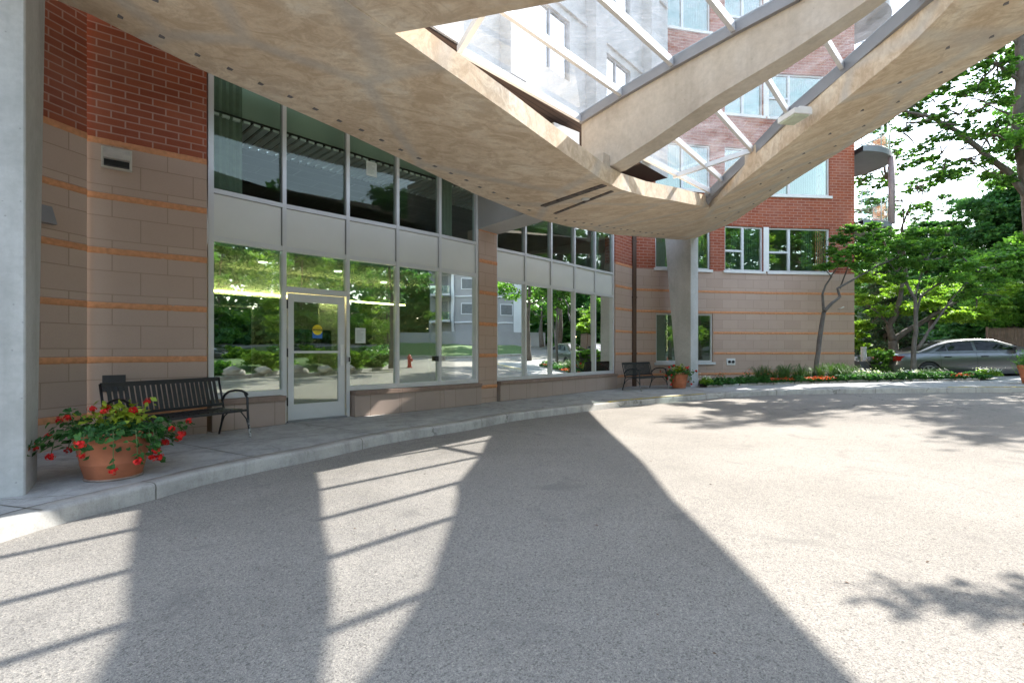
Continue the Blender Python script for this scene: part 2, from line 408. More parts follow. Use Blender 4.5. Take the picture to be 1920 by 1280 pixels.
# ------------------------------------------------------------ foliage meshes
def leaf_mesh(name, C, A, size, mat, parent=None, aspect=1.8, up=.6, tint=None, shape=4, jitter=.35, world=True):
    """C: n x 3 leaf centres; leaf = folded rhombus. A: bias directions or None."""
    n = len(C); rs = np.random
    nrm = rs.normal(size=(n, 3)); nrm[:, 2] = np.abs(nrm[:, 2])+up; nrm /= np.linalg.norm(nrm, axis=1)[:, None]
    t = rs.normal(size=(n, 3)) if A is None else A+rs.normal(size=(n, 3))*.4
    t -= nrm*np.sum(t*nrm, axis=1)[:, None]; t /= np.linalg.norm(t, axis=1)[:, None]+1e-9
    b = np.cross(nrm, t); sz = size*(1+jitter*rs.normal(size=n)).clip(.45, 1.8)
    L = t*sz[:, None]*.5*aspect**.5; W = b*sz[:, None]*.5/aspect**.5; N = nrm*sz[:, None]*.08
    V = np.stack([C-L, C-L*.1+W+N, C+L-N, C-L*.1-W+N], axis=1).reshape(-1, 3)
    if parent is not None and world:
        off = Vector((0, 0, 0)); r = parent
        while r: off += Vector(r.location); r = r.parent
        V = V-np.array(off)
    me = bpy.data.meshes.new(name)
    me.vertices.add(n*4); me.vertices.foreach_set('co', V.astype(np.float32).ravel())
    me.loops.add(n*4); me.loops.foreach_set('vertex_index', np.arange(n*4, dtype=np.int32))
    me.polygons.add(n); me.polygons.foreach_set('loop_start', np.arange(0, n*4, 4, dtype=np.int32))
    me.update(calc_edges=True)
    at = me.attributes.new('tint', 'FLOAT', 'FACE')
    tv = (tint if tint is not None else rs.normal(.5, .2, n)).clip(0, 1)
    at.data.foreach_set('value', tv.astype(np.float32))
    me.materials.append(mat); o = bpy.data.objects.new(name, me); COL.objects.link(o)
    if parent is not None: o.parent = parent
    return o
def blob_pts(clusters, dens, sc=1.0):
    """clusters: (x,y,z,rx,ry,rz). leaves lie near the skin of many small clumps inside."""
    P = []; T = []
    for (x, y, z, rx, ry, rz) in clusters:
        k = max(4, int(9*dens))
        for _ in range(k):
            d = np.random.normal(size=3); d /= np.linalg.norm(d); rr = np.random.rand()**.45
            c = np.array([x+d[0]*rx*rr, y+d[1]*ry*rr, z+d[2]*rz*rr]); s = np.random.uniform(.16, .34)*(rx+ry)/2*sc
            m = int(np.random.uniform(50, 95)*sc**1.3)
            q = np.random.normal(size=(m, 3))*np.array([s, s, s*.42])*.62
            P.append(c+q); T.append(np.full(m, np.random.normal(.5, .16))+np.random.normal(0, .13, m))
    return np.concatenate(P), np.concatenate(T)
def wig(pts, amp=.05, k=3):
    """subdivide a polyline with a little wobble"""
    out = []
    for a, b in zip(pts[:-1], pts[1:]):
        a = Vector(a); b = Vector(b)
        for j in range(k):
            p = a.lerp(b, j/k)
            if j: p = p+Vector([random.gauss(0, amp) for _ in range(3)])*(b-a).length*.5
            out.append(p)
    out.append(Vector(pts[-1])); return out
def taper(n, r0, r1): return [r0+(r1-r0)*(i/(n-1))**.8 for i in range(n)]
def tree(name, label, base, limbs, clusters, dens, leaf, lmat, bmat, group=None, twigs=True, cat='tree', sc=1.0):
    t = thing(name, label, cat, base, 0, group)
    mb = MB()
    for (pts, r0, r1) in limbs:
        w_ = wig(pts, .02, 3); mb.tube(w_, taper(len(w_), r0, r1), 8)
    ends = [Vector(l[0][-1]) for l in limbs]+[Vector(l[0][len(l[0])//2]) for l in limbs if len(l[0]) > 2]
    if twigs:
        for (x, y, z, rx, ry, rz) in clusters:
            c = Vector((x, y, z)); e = min(ends, key=lambda q: (q-c).length)
            w_ = wig([e, e.lerp(c, .55)+Vector((0, 0, -.05*(c-e).length)), c], .07, 3); mb.tube(w_, taper(len(w_), .03+.012*rx, .008), 5)
            for _ in range(4):
                q = c+Vector((random.uniform(-rx, rx), random.uniform(-ry, ry), random.uniform(-rz*.6, rz)))*.8
                w_ = wig([c.lerp(e, random.uniform(0, .4)), q], .08, 3); mb.tube(w_, taper(len(w_), .016, .004), 4)
    mb.build('trunk', bmat, t, smooth=True)
    P, T = blob_pts(clusters, dens, sc)
    leaf_mesh('crown', P, None, leaf, lmat, t, tint=T)
    return t
# ------------------------------------------------------------ ground, road, pavement
def sheet(name, xs, ys, zf, mat, kind='structure'):
    mb = MB()
    V = [(x, y, zf(x, y)) for y in ys for x in xs]; n = len(xs)
    mb.v = V
    for j in range(len(ys)-1):
        for i in range(n-1):
            a = j*n+i; mb.f.append((a, a+1, a+n+1, a+n)); mb.uv.append([(0,0)]*4)
    o = mb.build(name, mat); o['kind'] = kind; return o
xs = [-400, -120, -60, -30, -15, -5, 0]+[5+i*.5 for i in range(15)]+[13, 14, 16, 20, 25, 30, 40, 50, 60, 120, 400]
ys = [-400, -100, -40, -20, -10, -5, 0, 2, 4, 6, 8, 10, 12, 14, 16, 18, 20, 25, 30, 40, 60, 100, 400]
sheet('driveway', xs, ys, lambda x, y: -.15+gr(x), M['asphalt'])
kpx = [(8,1015),(80,992),(165,968),(292,936),(375,911),(490,884),(597,862),(715,834),(800,819),(875,807),(960,790),(1040,779),(1125,768),(1200,759.5),(1280,752),(1345,746.5),(1410,742.5),(1480,740),(1560,738.3),(1670,737),(1780,736.3),(1920,736)]
kb = [Gp(x, y, -.15) for x, y in kpx]
kb = [kb[0]+(kb[0]-kb[1])*4+Vector((-.6, -.2, 0)), kb[0]+(kb[0]-kb[1])*1.0]+kb
kb.append(kb[-1]+(kb[-1]-kb[-2])*3)
# densify
def dens(pts, step=.35):
    out = []
    n = len(pts)
    for i in range(n-1):
        p0 = pts[max(i-1, 0)]; p1 = pts[i]; p2 = pts[i+1]; p3 = pts[min(i+2, n-1)]
        k = max(1, int((p2-p1).length/step))
        for j in range(k):
            t = j/k
            out.append(.5*((2*p1)+(-p0+p2)*t+(2*p0-5*p1+4*p2-p3)*t*t+(-p0+3*p1-3*p2+p3)*t**3))
    out.append(pts[-1]); return out
kd = dens([Vector((p.x, p.y, 0)) for p in kb])
def offs(pts, o):
    out = []
    for i, p in enumerate(pts):
        t = (pts[min(i+1, len(pts)-1)]-pts[max(i-1, 0)]).normalized(); out.append(p+Vector((-t.y, t.x, 0))*o)
    return out
def strip(name, pts, prof, mat, wob=0):
    """prof: (offset behind the kerb face, z above the pavement datum)"""
    mb = MB(); rows = []
    for (o, z) in prof:
        q = offs(pts, o); rows.append([(p.x, p.y, gr(p.x)+z+(mnoise.noise(Vector((p.x*2, p.y*2, z*9)))*wob)) for p in q])
    n = len(pts); mb.v = [v for r in rows for v in r]
    for k in range(len(prof)-1):
        for i in range(n-1):
            a = k*n+i; mb.f.append((a, a+1, a+n+1, a+n)); mb.uv.append([(0,0)]*4)
    return mb.build(name, mat, smooth=True)
kerb = strip('kerb', kd, [(0.0, -.30), (.0, -.035), (.008, -.014), (.025, -.003), (.055, 0.0), (.20, 0.0), (.204, -.02)], M['kerb'], .008); kerb['kind'] = 'structure'
wall_path = [Vector(p+(0,)) for p in [(-6.6, 2.6), (-5.58, 6.51), (-4.565, 7.42), (-4.2, 7.9), (-.6, 11.85), (3.32, 16.1), (4.25, 17.1), (5.5, 17.42), (6.7, 17.7), (9.47, 18.2), (12.77, 18.5), (24, 19)]]
# pavement: a sheet between the kerb and the walls
kk = offs(kd, .206)
def back_pt(p):
    n_ = Vector((-1, .8, 0)).normalized() if p.x < 3 else Vector((-.2, 1, 0)).normalized()
    return n_
def ppoly(path, s):
    L = [(b-a).length for a, b in zip(path[:-1], path[1:])]; T = sum(L); s = s*T
    for a, b, l in zip(path[:-1], path[1:], L):
        if s <= l+1e-6: return a.lerp(b, min(1, s/l))
        s -= l
    return path[-1]
wb = [p+Vector((-.3, .3, 0)) for p in wall_path]
mb = MB(); NR = 6
n = len(kk); K = [0]
for a, b in zip(kk[:-1], kk[1:]): K.append(K[-1]+(b-a).length)
for r in range(NR+1):
    for i, p in enumerate(kk):
        q = ppoly(wb, K[i]/K[-1]); v = p.lerp(q, r/NR); mb.v.append((v.x, v.y, gr(v.x)-(.002 if r else .002)))
for r in range(NR):
    for i in range(n-1):
        a = r*n+i; mb.f.append((a, a+1, a+n+1, a+n)); mb.uv.append([(0,0)]*4)
sw = mb.build('sidewalk', M['walk']); sw['kind'] = 'structure'
# joints cut across the pavement: thin dark grooves lying on it
mb = MB(); acc = 0; last = 0
for i in range(1, n-1):
    if K[i]-last > 1.55:
        last = K[i]; q = ppoly(wb, K[i]/K[-1]); p = kk[i]; t = (kk[i+1]-kk[i-1]).normalized(); pe = Vector((-t.y, t.x, 0)); L = min((q-p).length, 4)
        a = p-pe*.2; b = p+pe*L
        for s0 in range(8):
            u = a.lerp(b, s0/8); v = a.lerp(b, (s0+1)/8); w_ = t*.006
            mb.quad(*[(c.x, c.y, gr(c.x)+.003) for c in (u-w_, u+w_, v+w_, v-w_)])
q1 = offs(kk, 1.0)
for i in range(8, n-40):
    a, b = q1[i], q1[i+1]; t = (b-a).normalized(); pe = Vector((-t.y, t.x, 0))*.005
    mb.quad(*[(c.x, c.y, gr(c.x)+.003) for c in (a-pe, b-pe, b+pe, a+pe)])
jn = mb.build('pavement_joints', simple('joint_dirt', (.13, .12, .10), .95)); jn['kind'] = 'structure'
mb = MB(); last = 0; prof_ = [(-.003, -.20), (-.003, -.035), (.006, -.011), (.025, .001), (.055, .004), (.20, .004)]
for i in range(3, n-2):
    if K[i]-last > 2.35:
        last = K[i]; t = (kd[i+1]-kd[i-1]).normalized(); pe = Vector((-t.y, t.x, 0))
        for (o0, z0_), (o1, z1_) in zip(prof_[:-1], prof_[1:]):
            a = kd[i]+pe*o0; b = kd[i]+pe*o1; w_ = t*.005; mb.quad((a.x-w_.x, a.y-w_.y, gr(a.x)+z0_), (a.x+w_.x, a.y+w_.y, gr(a.x)+z0_), (b.x+w_.x, b.y+w_.y, gr(b.x)+z1_), (b.x-w_.x, b.y-w_.y, gr(b.x)+z1_))
o_ = mb.build('kerb_joints', bpy.data.materials['joint_dirt']); o_['kind'] = 'structure'
# worn yellow line on the kerb edge
mb = MB(); yl = [i for i, p in enumerate(kd) if 11.6 < p.y < 13.7 and p.x > 2]
o1 = offs(kd, .012); o2 = offs(kd, .13)
for i in yl:
    if i+1 < len(kd):
        mb.quad(*[(c.x, c.y, gr(c.x)+.006) for c in (o1[i], o1[i+1], o2[i+1], o2[i])])
ym = NT('worn_yellow'); v = ym.coord(); ym.base(ym.mix(ym.ramp(ym.noise(v, 9, 6, .7), [(.4, (0,0,0)), (.55, (1,1,1))]), (.40, .38, .33), (.66, .50, .06))); ym.rough(.8)
yo = mb.build('yellow_kerb_paint', ym.m); yo['kind'] = 'structure'

# ------------------------------------------------------------ the building
ZT = 4.05; ZK = [4.05-.735*k for k in range(6)]
bld = thing('apartment_building', 'apartment building of red brick over beige banded block with the glazed lobby entrance', 'building', (0, 9, 0))
def cum(path):
    L = [0]
    for a, b in zip(path[:-1], path[1:]): L.append(L[-1]+(b-a).length)
    return L
def at(path, u):
    L = cum(path)
    for i in range(len(path)-1):
        if u <= L[i+1]+1e-9 or i == len(path)-2:
            t = (u-L[i])/(L[i+1]-L[i]); return path[i].lerp(path[i+1], t)
def tan_at(path, u):
    L = cum(path)
    for i in range(len(path)-1):
        if u <= L[i+1]+1e-6 or i == len(path)-2: return (path[i+1]-path[i]).normalized()
def upx(path, px):
    k = (px-960)/F; L = cum(path)
    for i in range(len(path)-1):
        a, b = path[i], path[i+1]; den = (b.x-a.x)-k*(b.y-a.y)
        if abs(den) < 1e-9: continue
        t = (k*a.y-a.x)/den
        if -1e-3 <= t <= 1+1e-3: return L[i]+t*(b-a).length
    raise ValueError(px)
def wall(name, path, z0, z1, mat, parent, openings=(), reveal=.14, proud=0, rmat=None, u_off=0):
    L = cum(path); us = set(round(x, 5) for x in L); zs = {z0, z1}
    for (a, b, c, d) in openings: us |= {round(a, 5), round(b, 5)}; zs |= {max(z0, c), min(z1, d)}
    # keep the curve smooth
    us = sorted(us); zs = sorted(z for z in zs if z0 <= z <= z1)
    mb = MB()
    def pt(u, off=0):
        p = at(path, u); t = tan_at(path, u); return p+Vector((t.y, -t.x, 0))*off
    for ua, ub in zip(us[:-1], us[1:]):
        if ub-ua < 1e-4: continue
        um = (ua+ub)/2; t = tan_at(path, um); o = Vector((t.y, -t.x, 0))*proud
        pa = at(path, ua)+o; pb = at(path, ub)+o
        for za, zb in zip(zs[:-1], zs[1:]):
            zm = (za+zb)/2
            if any(a-1e-4 < um < b+1e-4 and c < zm < d for (a, b, c, d) in openings): continue
            mb.quad((pa.x, pa.y, za), (pb.x, pb.y, za), (pb.x, pb.y, zb), (pa.x, pa.y, zb), [(ua+u_off, za), (ub+u_off, za), (ub+u_off, zb), (ua+u_off, zb)])
    for (a, b, c, d) in openings:
        c2 = max(c, z0); d2 = min(d, z1)
        if d2 <= c2: continue
        pa = at(path, a); pb = at(path, b); t = (pb-pa).normalized(); i_ = Vector((-t.y, t.x, 0))*reveal
        o = Vector((t.y, -t.x, 0))*proud
        A0, B0 = pa+o, pb+o; A1, B1 = pa+i_, pb+i_
        mb.quad((A0.x, A0.y, c2), (A0.x, A0.y, d2), (A1.x, A1.y, d2), (A1.x, A1.y, c2), [(0, c2), (0, d2), (reveal, d2), (reveal, c2)])
        mb.quad((B0.x, B0.y, c2), (B1.x, B1.y, c2), (B1.x, B1.y, d2), (B0.x, B0.y, d2), [(0, c2), (reveal, c2), (reveal, d2), (0, d2)])
        if d <= z1: mb.quad((A0.x, A0.y, d), (B0.x, B0.y, d), (B1.x, B1.y, d), (A1.x, A1.y, d), [(0, d), (1, d), (1, d+.1), (0, d+.1)])
        if c >= z0: mb.quad((A0.x, A0.y, c), (A1.x, A1.y, c), (B1.x, B1.y, c), (B0.x, B0.y, c), [(0, c), (0, c+.1), (1, c+.1), (1, c)])
    return mb.build(name, mat, parent)
def band(path, zc, u0, u1, parent, h=.10, proud=.008):
    """rough split-faced course standing a little proud"""
    mb = MB(); n = max(2, int((u1-u0)/.035)); rows = 5
    for j in range(rows+1):
        for i in range(n+1):
            u = u0+(u1-u0)*i/n; p = at(path, u); t = tan_at(path, u); nn = Vector((t.y, -t.x, 0))
            fr = j/rows; prof = math.sin(math.pi*fr)**.45
            k = mnoise.noise(Vector((u*9, zc*31, fr*2.5)))*.5+mnoise.noise(Vector((u*28, zc*17+3, fr*6)))*.35
            seg = ((u+(zc*3.1) % 1*.4) % .62); gap = 0 if min(seg, .62-seg) > .012 else -.02
            q = p+nn*(-.004+(proud+.011*k+gap*.4+.008)*prof if 0 < j < rows else -.006)
            mb.v.append((q.x, q.y, zc-h/2+h*fr+(.003 if 0 < j < rows else .0)*mnoise.noise(Vector((u*12, zc*5, 7+j)))))
    for j in range(rows):
        for i in range(n):
            a = j*(n+1)+i; mb.f.append((a, a+1, a+n+2, a+n+1)); mb.uv.append([(0,0)]*4)
    return mb.build('stone_band', M['band'], parent, smooth=False)

V3 = lambda x, y: Vector((x, y, 0))
# left stretch
pL0 = [V3(-6.7, 2.2), V3(-5.58, 6.51)]
pL1 = [V3(-5.58, 6.51)+V3(-.06, .055), V3(-4.565, 7.42)]
# measured mullion positions of both glazed fronts
M1 = [V3(-4.63, 7.62), V3(-3.89, 8.47), V3(-3.07, 9.27), V3(-2.30, 9.97), V3(-1.556, 10.70), V3(-.818, 11.49)]
M2 = [V3(-.394, 12.09), V3(.348, 12.85), V3(1.08, 13.65), V3(1.826, 14.48), V3(2.568, 15.33), V3(3.27, 16.05)]
pP = [V3(-.80, 11.52)+NV*.05, V3(-.40, 12.02)+NV*.05]
pR = [V3(3.31, 16.06)+NV*.04, V3(4.25, 17.1)]
pW = [V3(4.25, 17.1), V3(5.5, 17.42), V3(6.7, 17.7), V3(9.47, 18.2), V3(12.77, 18.5)]
pS = [V3(12.77, 18.5), V3(13.2, 26)]
for p, uo in ((pL0, 0.1), (pL1, .35), (pP, .1), (pR, .2)):
    top = 7.2 if p is not pP else ZT
    wall('block_wall', p, -.1, ZT, M['block'], bld, u_off=uo)
    if p is not pP: wall('brick_wall', p, ZT, top, M['brick'], bld, u_off=uo)
    T = cum(p)[-1]
    for z in ZK: band(p, z, 0.0, T, bld)
# small returns beside the pier and at the window jambs
def ret(a, b, z0, z1, mat, name='block_wall'):
    mb = MB(); L = (b-a).length; mb.quad((a.x, a.y, z0), (b.x, b.y, z0), (b.x, b.y, z1), (a.x, a.y, z1), [(0, z0), (L, z0), (L, z1), (0, z1)]); mb.build(name, mat, bld)
ret(pL1[1], pL1[1]-NV*.45, -.1, ZT, M['block']); ret(pL1[1], pL1[1]-NV*.45, ZT, 7.2, M['brick'], 'brick_wall')
ret(pP[0]-NV*.4, pP[0], -.1, ZT, M['block']); ret(pP[1], pP[1]-NV*.4, -.1, ZT, M['block'])
ret(pR[0]-NV*.4, pR[0], -.1, ZT, M['block']); ret(pR[0]-NV*.4, pR[0], ZT, 7.2, M['brick'], 'brick_wall')
# wing windows
def wn(px0, px1, z0, z1): return (upx(pW, px0), upx(pW, px1), z0, z1)
floors = [4.10, 6.93, 9.77, 12.6, 15.4, 18.2, 21.0]
wins = [(wn(1230, 1337, .80, 2.52), 'low')]
for f in floors:
    wins += [(wn(1229, 1332, f, f+1.62), 'A'), (wn(1359, 1431, f, f+1.62), 'B'), (wn(1441, 1556, f, f+1.62), 'C')]
ops = [w_[0] for w_ in wins]
wall('block_wall', pW, -.1, ZT, M['block'], bld, ops)
wall('brick_wall', pW, ZT, 24, M['brick'], bld, ops)
wall('block_wall', pS, -.1, ZT, M['block'], bld); wall('brick_wall', pS, ZT, 24, M['brick'], bld)
UW = cum(pW)[-1]; ua, ub = upx(pW, 1230), upx(pW, 1337)
for z in ZK[1:]:
    if .8 < z < 2.52: band(pW, z, 0, ua-.01, bld); band(pW, z, ub+.01, UW, bld)
    else: band(pW, z, 0, UW, bld)
def slab_between(mb, path, u0, u1, z0, z1, o0, o1):
    """box following the wall between u0,u1; o0..o1 offsets outward"""
    ks = [u0]+[x for x in cum(path) if u0+1e-3 < x < u1-1e-3]+[u1]
    for a, b in zip(ks[:-1], ks[1:]):
        pa, pb = at(path, a), at(path, b); t = (pb-pa).normalized(); nn = Vector((t.y, -t.x, 0))
        q = [pa+nn*o1, pb+nn*o1, pb+nn*o0, pa+nn*o0]
        mb.hexa([(p.x, p.y, z0) for p in q]+[(p.x, p.y, z1) for p in q])
def window(op, typ, path=pW):
    a, b, z0, z1 = op
    if typ == 'low': z0 += .0
    mb = MB(); fw = .055
    slab_between(mb, path, a+.002, a+fw, z0, z1, -.13, -.06); slab_between(mb, path, b-fw, b-.002, z0, z1, -.13, -.06)
    slab_between(mb, path, a+fw, b-fw, z1-fw, z1-.002, -.13, -.06); slab_between(mb, path, a+fw, b-fw, z0+.002, z0+fw, -.13, -.06)
    sp = None
    if typ == 'C': sp = a+(b-a)*.345
    if typ == 'B': sp = a+(b-a)*.485
    if typ == 'A': sp = a+(b-a)*.5
    if sp:
        slab_between(mb, path, sp-.045, sp+.045, z0+fw, z1-fw, -.125, -.055)
        if typ != 'A': slab_between(mb, path, a+fw, sp-.045, z0+.69, z0+.76, -.125, -.055)
    fr = mb.build('window', M['alu'], bld)
    g = MB(); slab_between(g, path, a+fw*.8, b-fw*.8, z0+fw*.8, z1-fw*.8, -.104, -.098); g.build('pane', M['wingglass'], fr)
    # vertical blinds behind
    c = MB(); du = .09; u = a+.03; rs = random.Random(int(a*1000)+int(z0*10))
    if typ != 'low':
        seg = {'A': [(a+.1, b-.1)], 'B': [(sp+.08, b-.05), (sp-.30, sp-.1)], 'C': [(a+(b-a)*.62, a+(b-a)*.80), (b-.33, b-.06)]}[typ]
        if z0 > 6: seg = [(a+.1, b-.08)]
        for s0, s1 in seg:
            u = s0
            while u < s1:
                p = at(path, u); t = tan_at(path, u); ang = R(rs.uniform(18, 34)); d = Vector((t.x*math.cos(ang)-t.y*math.sin(ang), t.x*math.sin(ang)+t.y*math.cos(ang), 0))
                q = p+Vector((-t.y, t.x, 0))*.26; p0 = q-d*.045; p1 = q+d*.045; m_ = q+Vector((-t.y, t.x, 0))*.006
                c.quad((p0.x, p0.y, z0-.05), (m_.x, m_.y, z0-.05), (m_.x, m_.y, z1), (p0.x, p0.y, z1)); c.quad((m_.x, m_.y, z0-.05), (p1.x, p1.y, z0-.05), (p1.x, p1.y, z1), (m_.x, m_.y, z1)); u += .088
        c.build('blind', M['curtain'], fr)
    s = MB(); ext = .07
    slab_between(s, path, max(.01, a-ext), min(UW-.01, b+ext), z0-.09, z0-.003, -.06, .055); s.build('sill', M['white'] if typ != 'low' else M['alu'], fr)
    return fr
for op, ty in wins: window(op, ty)
mb = MB()
for f in floors:
    u0, u1 = upx(pW, 1431), upx(pW, 1441); slab_between(mb, pW, u0+.003, u1-.003, f-.002, f+1.62, .004, .03)
mb.build('window_mullion_cover', M['white'], bld)
# dark rooms behind the wing
mb = MB(); 
b0, b1 = V3(4.2, 18.9), V3(12.6, 20.6)
mb.quad((b0.x, b0.y, 0), (b1.x, b1.y, 0), (b1.x, b1.y, 24), (b0.x, b0.y, 24))
for z in [2.9, 6.15, 8.98, 11.8, 14.6, 17.4, 20.2, 24]:
    mb.quad((4.25, 17.7, z), (12.75, 18.95, z), (12.6, 20.6, z), (4.2, 18.9, z))
mb.build('room_interior', M['inwall'], bld)

# ---- glazed fronts
ZR0, ZR1, ZU0, ZTOP = .48, 2.97, 3.70, 6.3
def front(MM, door=None):
    fr = MB(); w_ = .065; dp = .12
    T = [(b-a).normalized() for a, b in zip(MM[:-1], MM[1:])]
    for i, p in enumerate(MM):
        t = T[min(i, len(T)-1)]; n_ = Vector((t.y, -t.x, 0)); z0 = ZR0 if not (door is not None and i in (door, door+1)) else .0
        hw = w_/2 if 0 < i < len(MM)-1 else w_*.6
        fr.obox(p-n_*.04, t, n_, hw, dp/2, z0, ZTOP)
    for i, (a, b) in enumerate(zip(MM[:-1], MM[1:])):
        t = T[i]; n_ = Vector((t.y, -t.x, 0)); L = (b-a).length; c = (a+b)/2-n_*.04; h = L/2-w_/2-.002
        rails = [(ZR1-.04, ZR1+.04), (ZU0-.035, ZU0+.035)]
        rails += [(ZR0, ZR0+.09)] if i != door else [(2.235, 2.33)]
        for z0, z1 in rails: fr.obox(c, t, n_, h, dp/2-.004, z0, z1)
    frame = fr.build('window_wall', M['alu'], bld)
    for i, (a, b) in enumerate(zip(MM[:-1], MM[1:])):
        t = T[i]; n_ = Vector((t.y, -t.x, 0)); L = (b-a).length; c = (a+b)/2-n_*.05; h = L/2-w_/2+.01
        z0 = ZR0+.08 if i != door else 2.32
        g = MB(); g.obox(c, t, n_, h, .004, z0, ZR1-.035); g.build('pane', M['glass'], frame)
        g = MB(); g.obox(c, t, n_, h, .004, ZU0+.03, ZTOP); g.build('pane', M['glassup'], frame)
        g = MB(); g.obox(c+n_*.02, t, n_, h-.022, .012, ZR1+.045, ZU0-.04); g.build('spandrel_panel', M['spandrel'], frame)
        g = MB(); g.obox(c+n_*.006, t, n_, h, .004, ZR1+.03, ZU0-.03); g.build('gasket', M['rubber'], frame)
    # plinth with cap
    ranges = [(0, len(MM)-1)] if door is None else [(0, door), (door+1, len(MM)-1)]
    for r0, r1 in ranges:
        pts = [MM[k] for k in range(r0, r1+1)]
        if door is not None and r0 == 0: pts = [pts[0]-T[0]*.03]+[pts[-1]-T[0]*.05]
        if r0 == door+1 if door is not None else False: pts[0] = pts[0]+T[door+1]*.07
        m1 = MB(); m2 = MB(); LL = cum(pts)[-1]
        slab_between(m1, pts, 0, LL, -.1, .40, -.15, .16); slab_between(m2, pts, 0, LL, .40, .475, -.1, .19)
        m1.build('plinth', M['plinth'], bld); m2.build('plinth_cap', simple('plinth_cap_stone', (.27, .19, .15), .85, 0, .15, 8), bld, bevel=.008)
    return frame, T
fr1, T1 = front(M1, 1); fr2, T2 = front(M2)
# ---- entrance door in the second bay
a, b = M1[1], M1[2]; t = T1[1]; n_ = Vector((t.y, -t.x, 0)); L = (b-a).length; c0 = a+t*.06-n_*.02; Ld = L-.12
def dpt(u, o=0): return c0+t*u+n_*o
def dbox(mb, u0, u1, z0, z1, o=0, th=.022): mb.obox(dpt((u0+u1)/2, o), t, n_, (u1-u0)/2, th, z0, z1)
mb = MB(); dbox(mb, 0, .10, .03, 2.22); dbox(mb, Ld-.12, Ld, .03, 2.22); dbox(mb, .10, Ld-.12, 2.08, 2.22); dbox(mb, .10, Ld-.12, .03, .30)
dbox(mb, .10, Ld-.12, 1.185, 1.225, -.005)
door = mb.build('door', M['alu'], bld, bevel=.003); door['label'] = 'white aluminium glazed entrance door'
mb = MB(); dbox(mb, .095, Ld-.115, .295, 2.085, -.006, .004); mb.build('pane', M['doorglass'], door)
mb = MB(); dbox(mb, Ld-.10, Ld-.035, .95, 1.34, .05, .008); dbox(mb, Ld-.085, Ld-.05, 1.0, 1.03, .034, .014); dbox(mb, Ld-.085, Ld-.05, 1.27, 1.30, .034, .014); mb.build('handle', M['white'], door, bevel=.004)
for z in (.28, 1.12, 1.95):
    mb = MB(); dbox(mb, -.028, -.004, z, z+.15, .034, .012); mb.build('hinge', M['black'], door)
mb = MB(); mb.tube([dpt(Ld-.06, .024)+Vector((0, 0, 1.5)), dpt(Ld-.06, .034)+Vector((0, 0, 1.5))], .016, 10); mb.build('lock', M['alu'], door)
mb = MB(); dbox(mb, -.02, Ld+.02, .0, .025, 0, .09); mb.build('threshold', M['aludark'], bld)
# ---- box beam that joins the canopy to the pier
A0, A1_, A2, A3 = V3(-.80, 11.5), V3(-.38, 12.05), V3(1.35, 9.95), V3(.80, 9.50)
mb = MB(); z0, z1 = 4.03, 5.6
mb.hexa([(p.x, p.y, z0) for p in (A0, A3, A2, A1_)]+[(p.x, p.y, z1) for p in (A0, A3, A2, A1_)])
mb.build('box_beam', simple('grey_soffit_panel', (.40, .39, .37), .7, 0, .05, 2), bld)
# ---- soffit and tower above the entrance
TO = 1.15
def off(p, o): return p+NV*o
tw0, tw1 = V3(-9.5, 2.2), V3(4.3, 17.15)
q = [off(tw0, TO), off(tw1, TO), tw1-NV*.8, tw0-NV*.8]
mb = MB(); z = 6.9
mb.quad(*[(p.x, p.y, z) for p in q], [(0, 0), (20, 0), (20, 1.9), (0, 1.9)]); mb.build('slatted_soffit', M['darkwood'], bld)
tp = [off(tw0, TO), off(tw1, TO)]; TL = cum(tp)[-1]
tw_ops = []
for fz in [7.9, 10.7, 13.5, 16.3, 19.1]:
    for u in (2.2, 6.8, 10.2, 13.4, 16.4):
        tw_ops.append((u, u+1.5, fz, fz+1.5))
wall('concrete_wall', tp, 6.9, 26, M['tower'], bld, tw_ops)
ret2 = MB(); a_, b_ = off(tw1, TO), tw1-NV*.3
ret2.quad((a_.x, a_.y, 6.9), (b_.x, b_.y, 6.9), (b_.x, b_.y, 26), (a_.x, a_.y, 26)); ret2.build('concrete_wall', M['tower'], bld)
for op in tw_ops:
    a, b, z0, z1 = op; mb = MB(); fw = .05
    for (u0, u1, za, zb) in ((a, a+fw, z0, z1), (b-fw, b, z0, z1), (a+fw, b-fw, z0, z0+fw), (a+fw, b-fw, z1-fw, z1), ((a+b)/2-.03, (a+b)/2+.03, z0+fw, z1-fw)):
        slab_between(mb, tp, u0, u1, za, zb, -.12, -.05)
    f_ = mb.build('window', M['aludark'], bld); g = MB(); slab_between(g, tp, a+.03, b-.03, z0+.03, z1-.03, -.09, -.085); g.build('pane', M['glass'], f_)
mb = MB()
for u in (0.6, 5.2, 9.1, 12.4, 15.6, 18.6):
    slab_between(mb, tp, u, u+.5, 7.0, 25.5, 0.002, .32)
for fz in (9.6, 12.4, 15.2, 18, 20.8):
    slab_between(mb, tp, .1, TL-.1, fz, fz+.16, .004, .06)
mb.build('concrete_fin', M['tower'], bld)
mb = MB(); p2 = [p-NV*2.6 for p in tp]
mb.quad((p2[0].x, p2[0].y, 6.9), (p2[1].x, p2[1].y, 6.9), (p2[1].x, p2[1].y, 26), (p2[0].x, p2[0].y, 26)); mb.build('room_interior', M['inwall'], bld)
# roof lids so that no sky light leaks in
mb = MB(); mb.quad(*[(p.x, p.y, 26) for p in (tp[0], tp[1], p2[1]-NV*6, p2[0]-NV*6)]); mb.quad((4, 17, 24), (12.8, 18.5, 24), (13.2, 26, 24), (2, 26, 24)); mb.build('roof', M['conc'], bld)
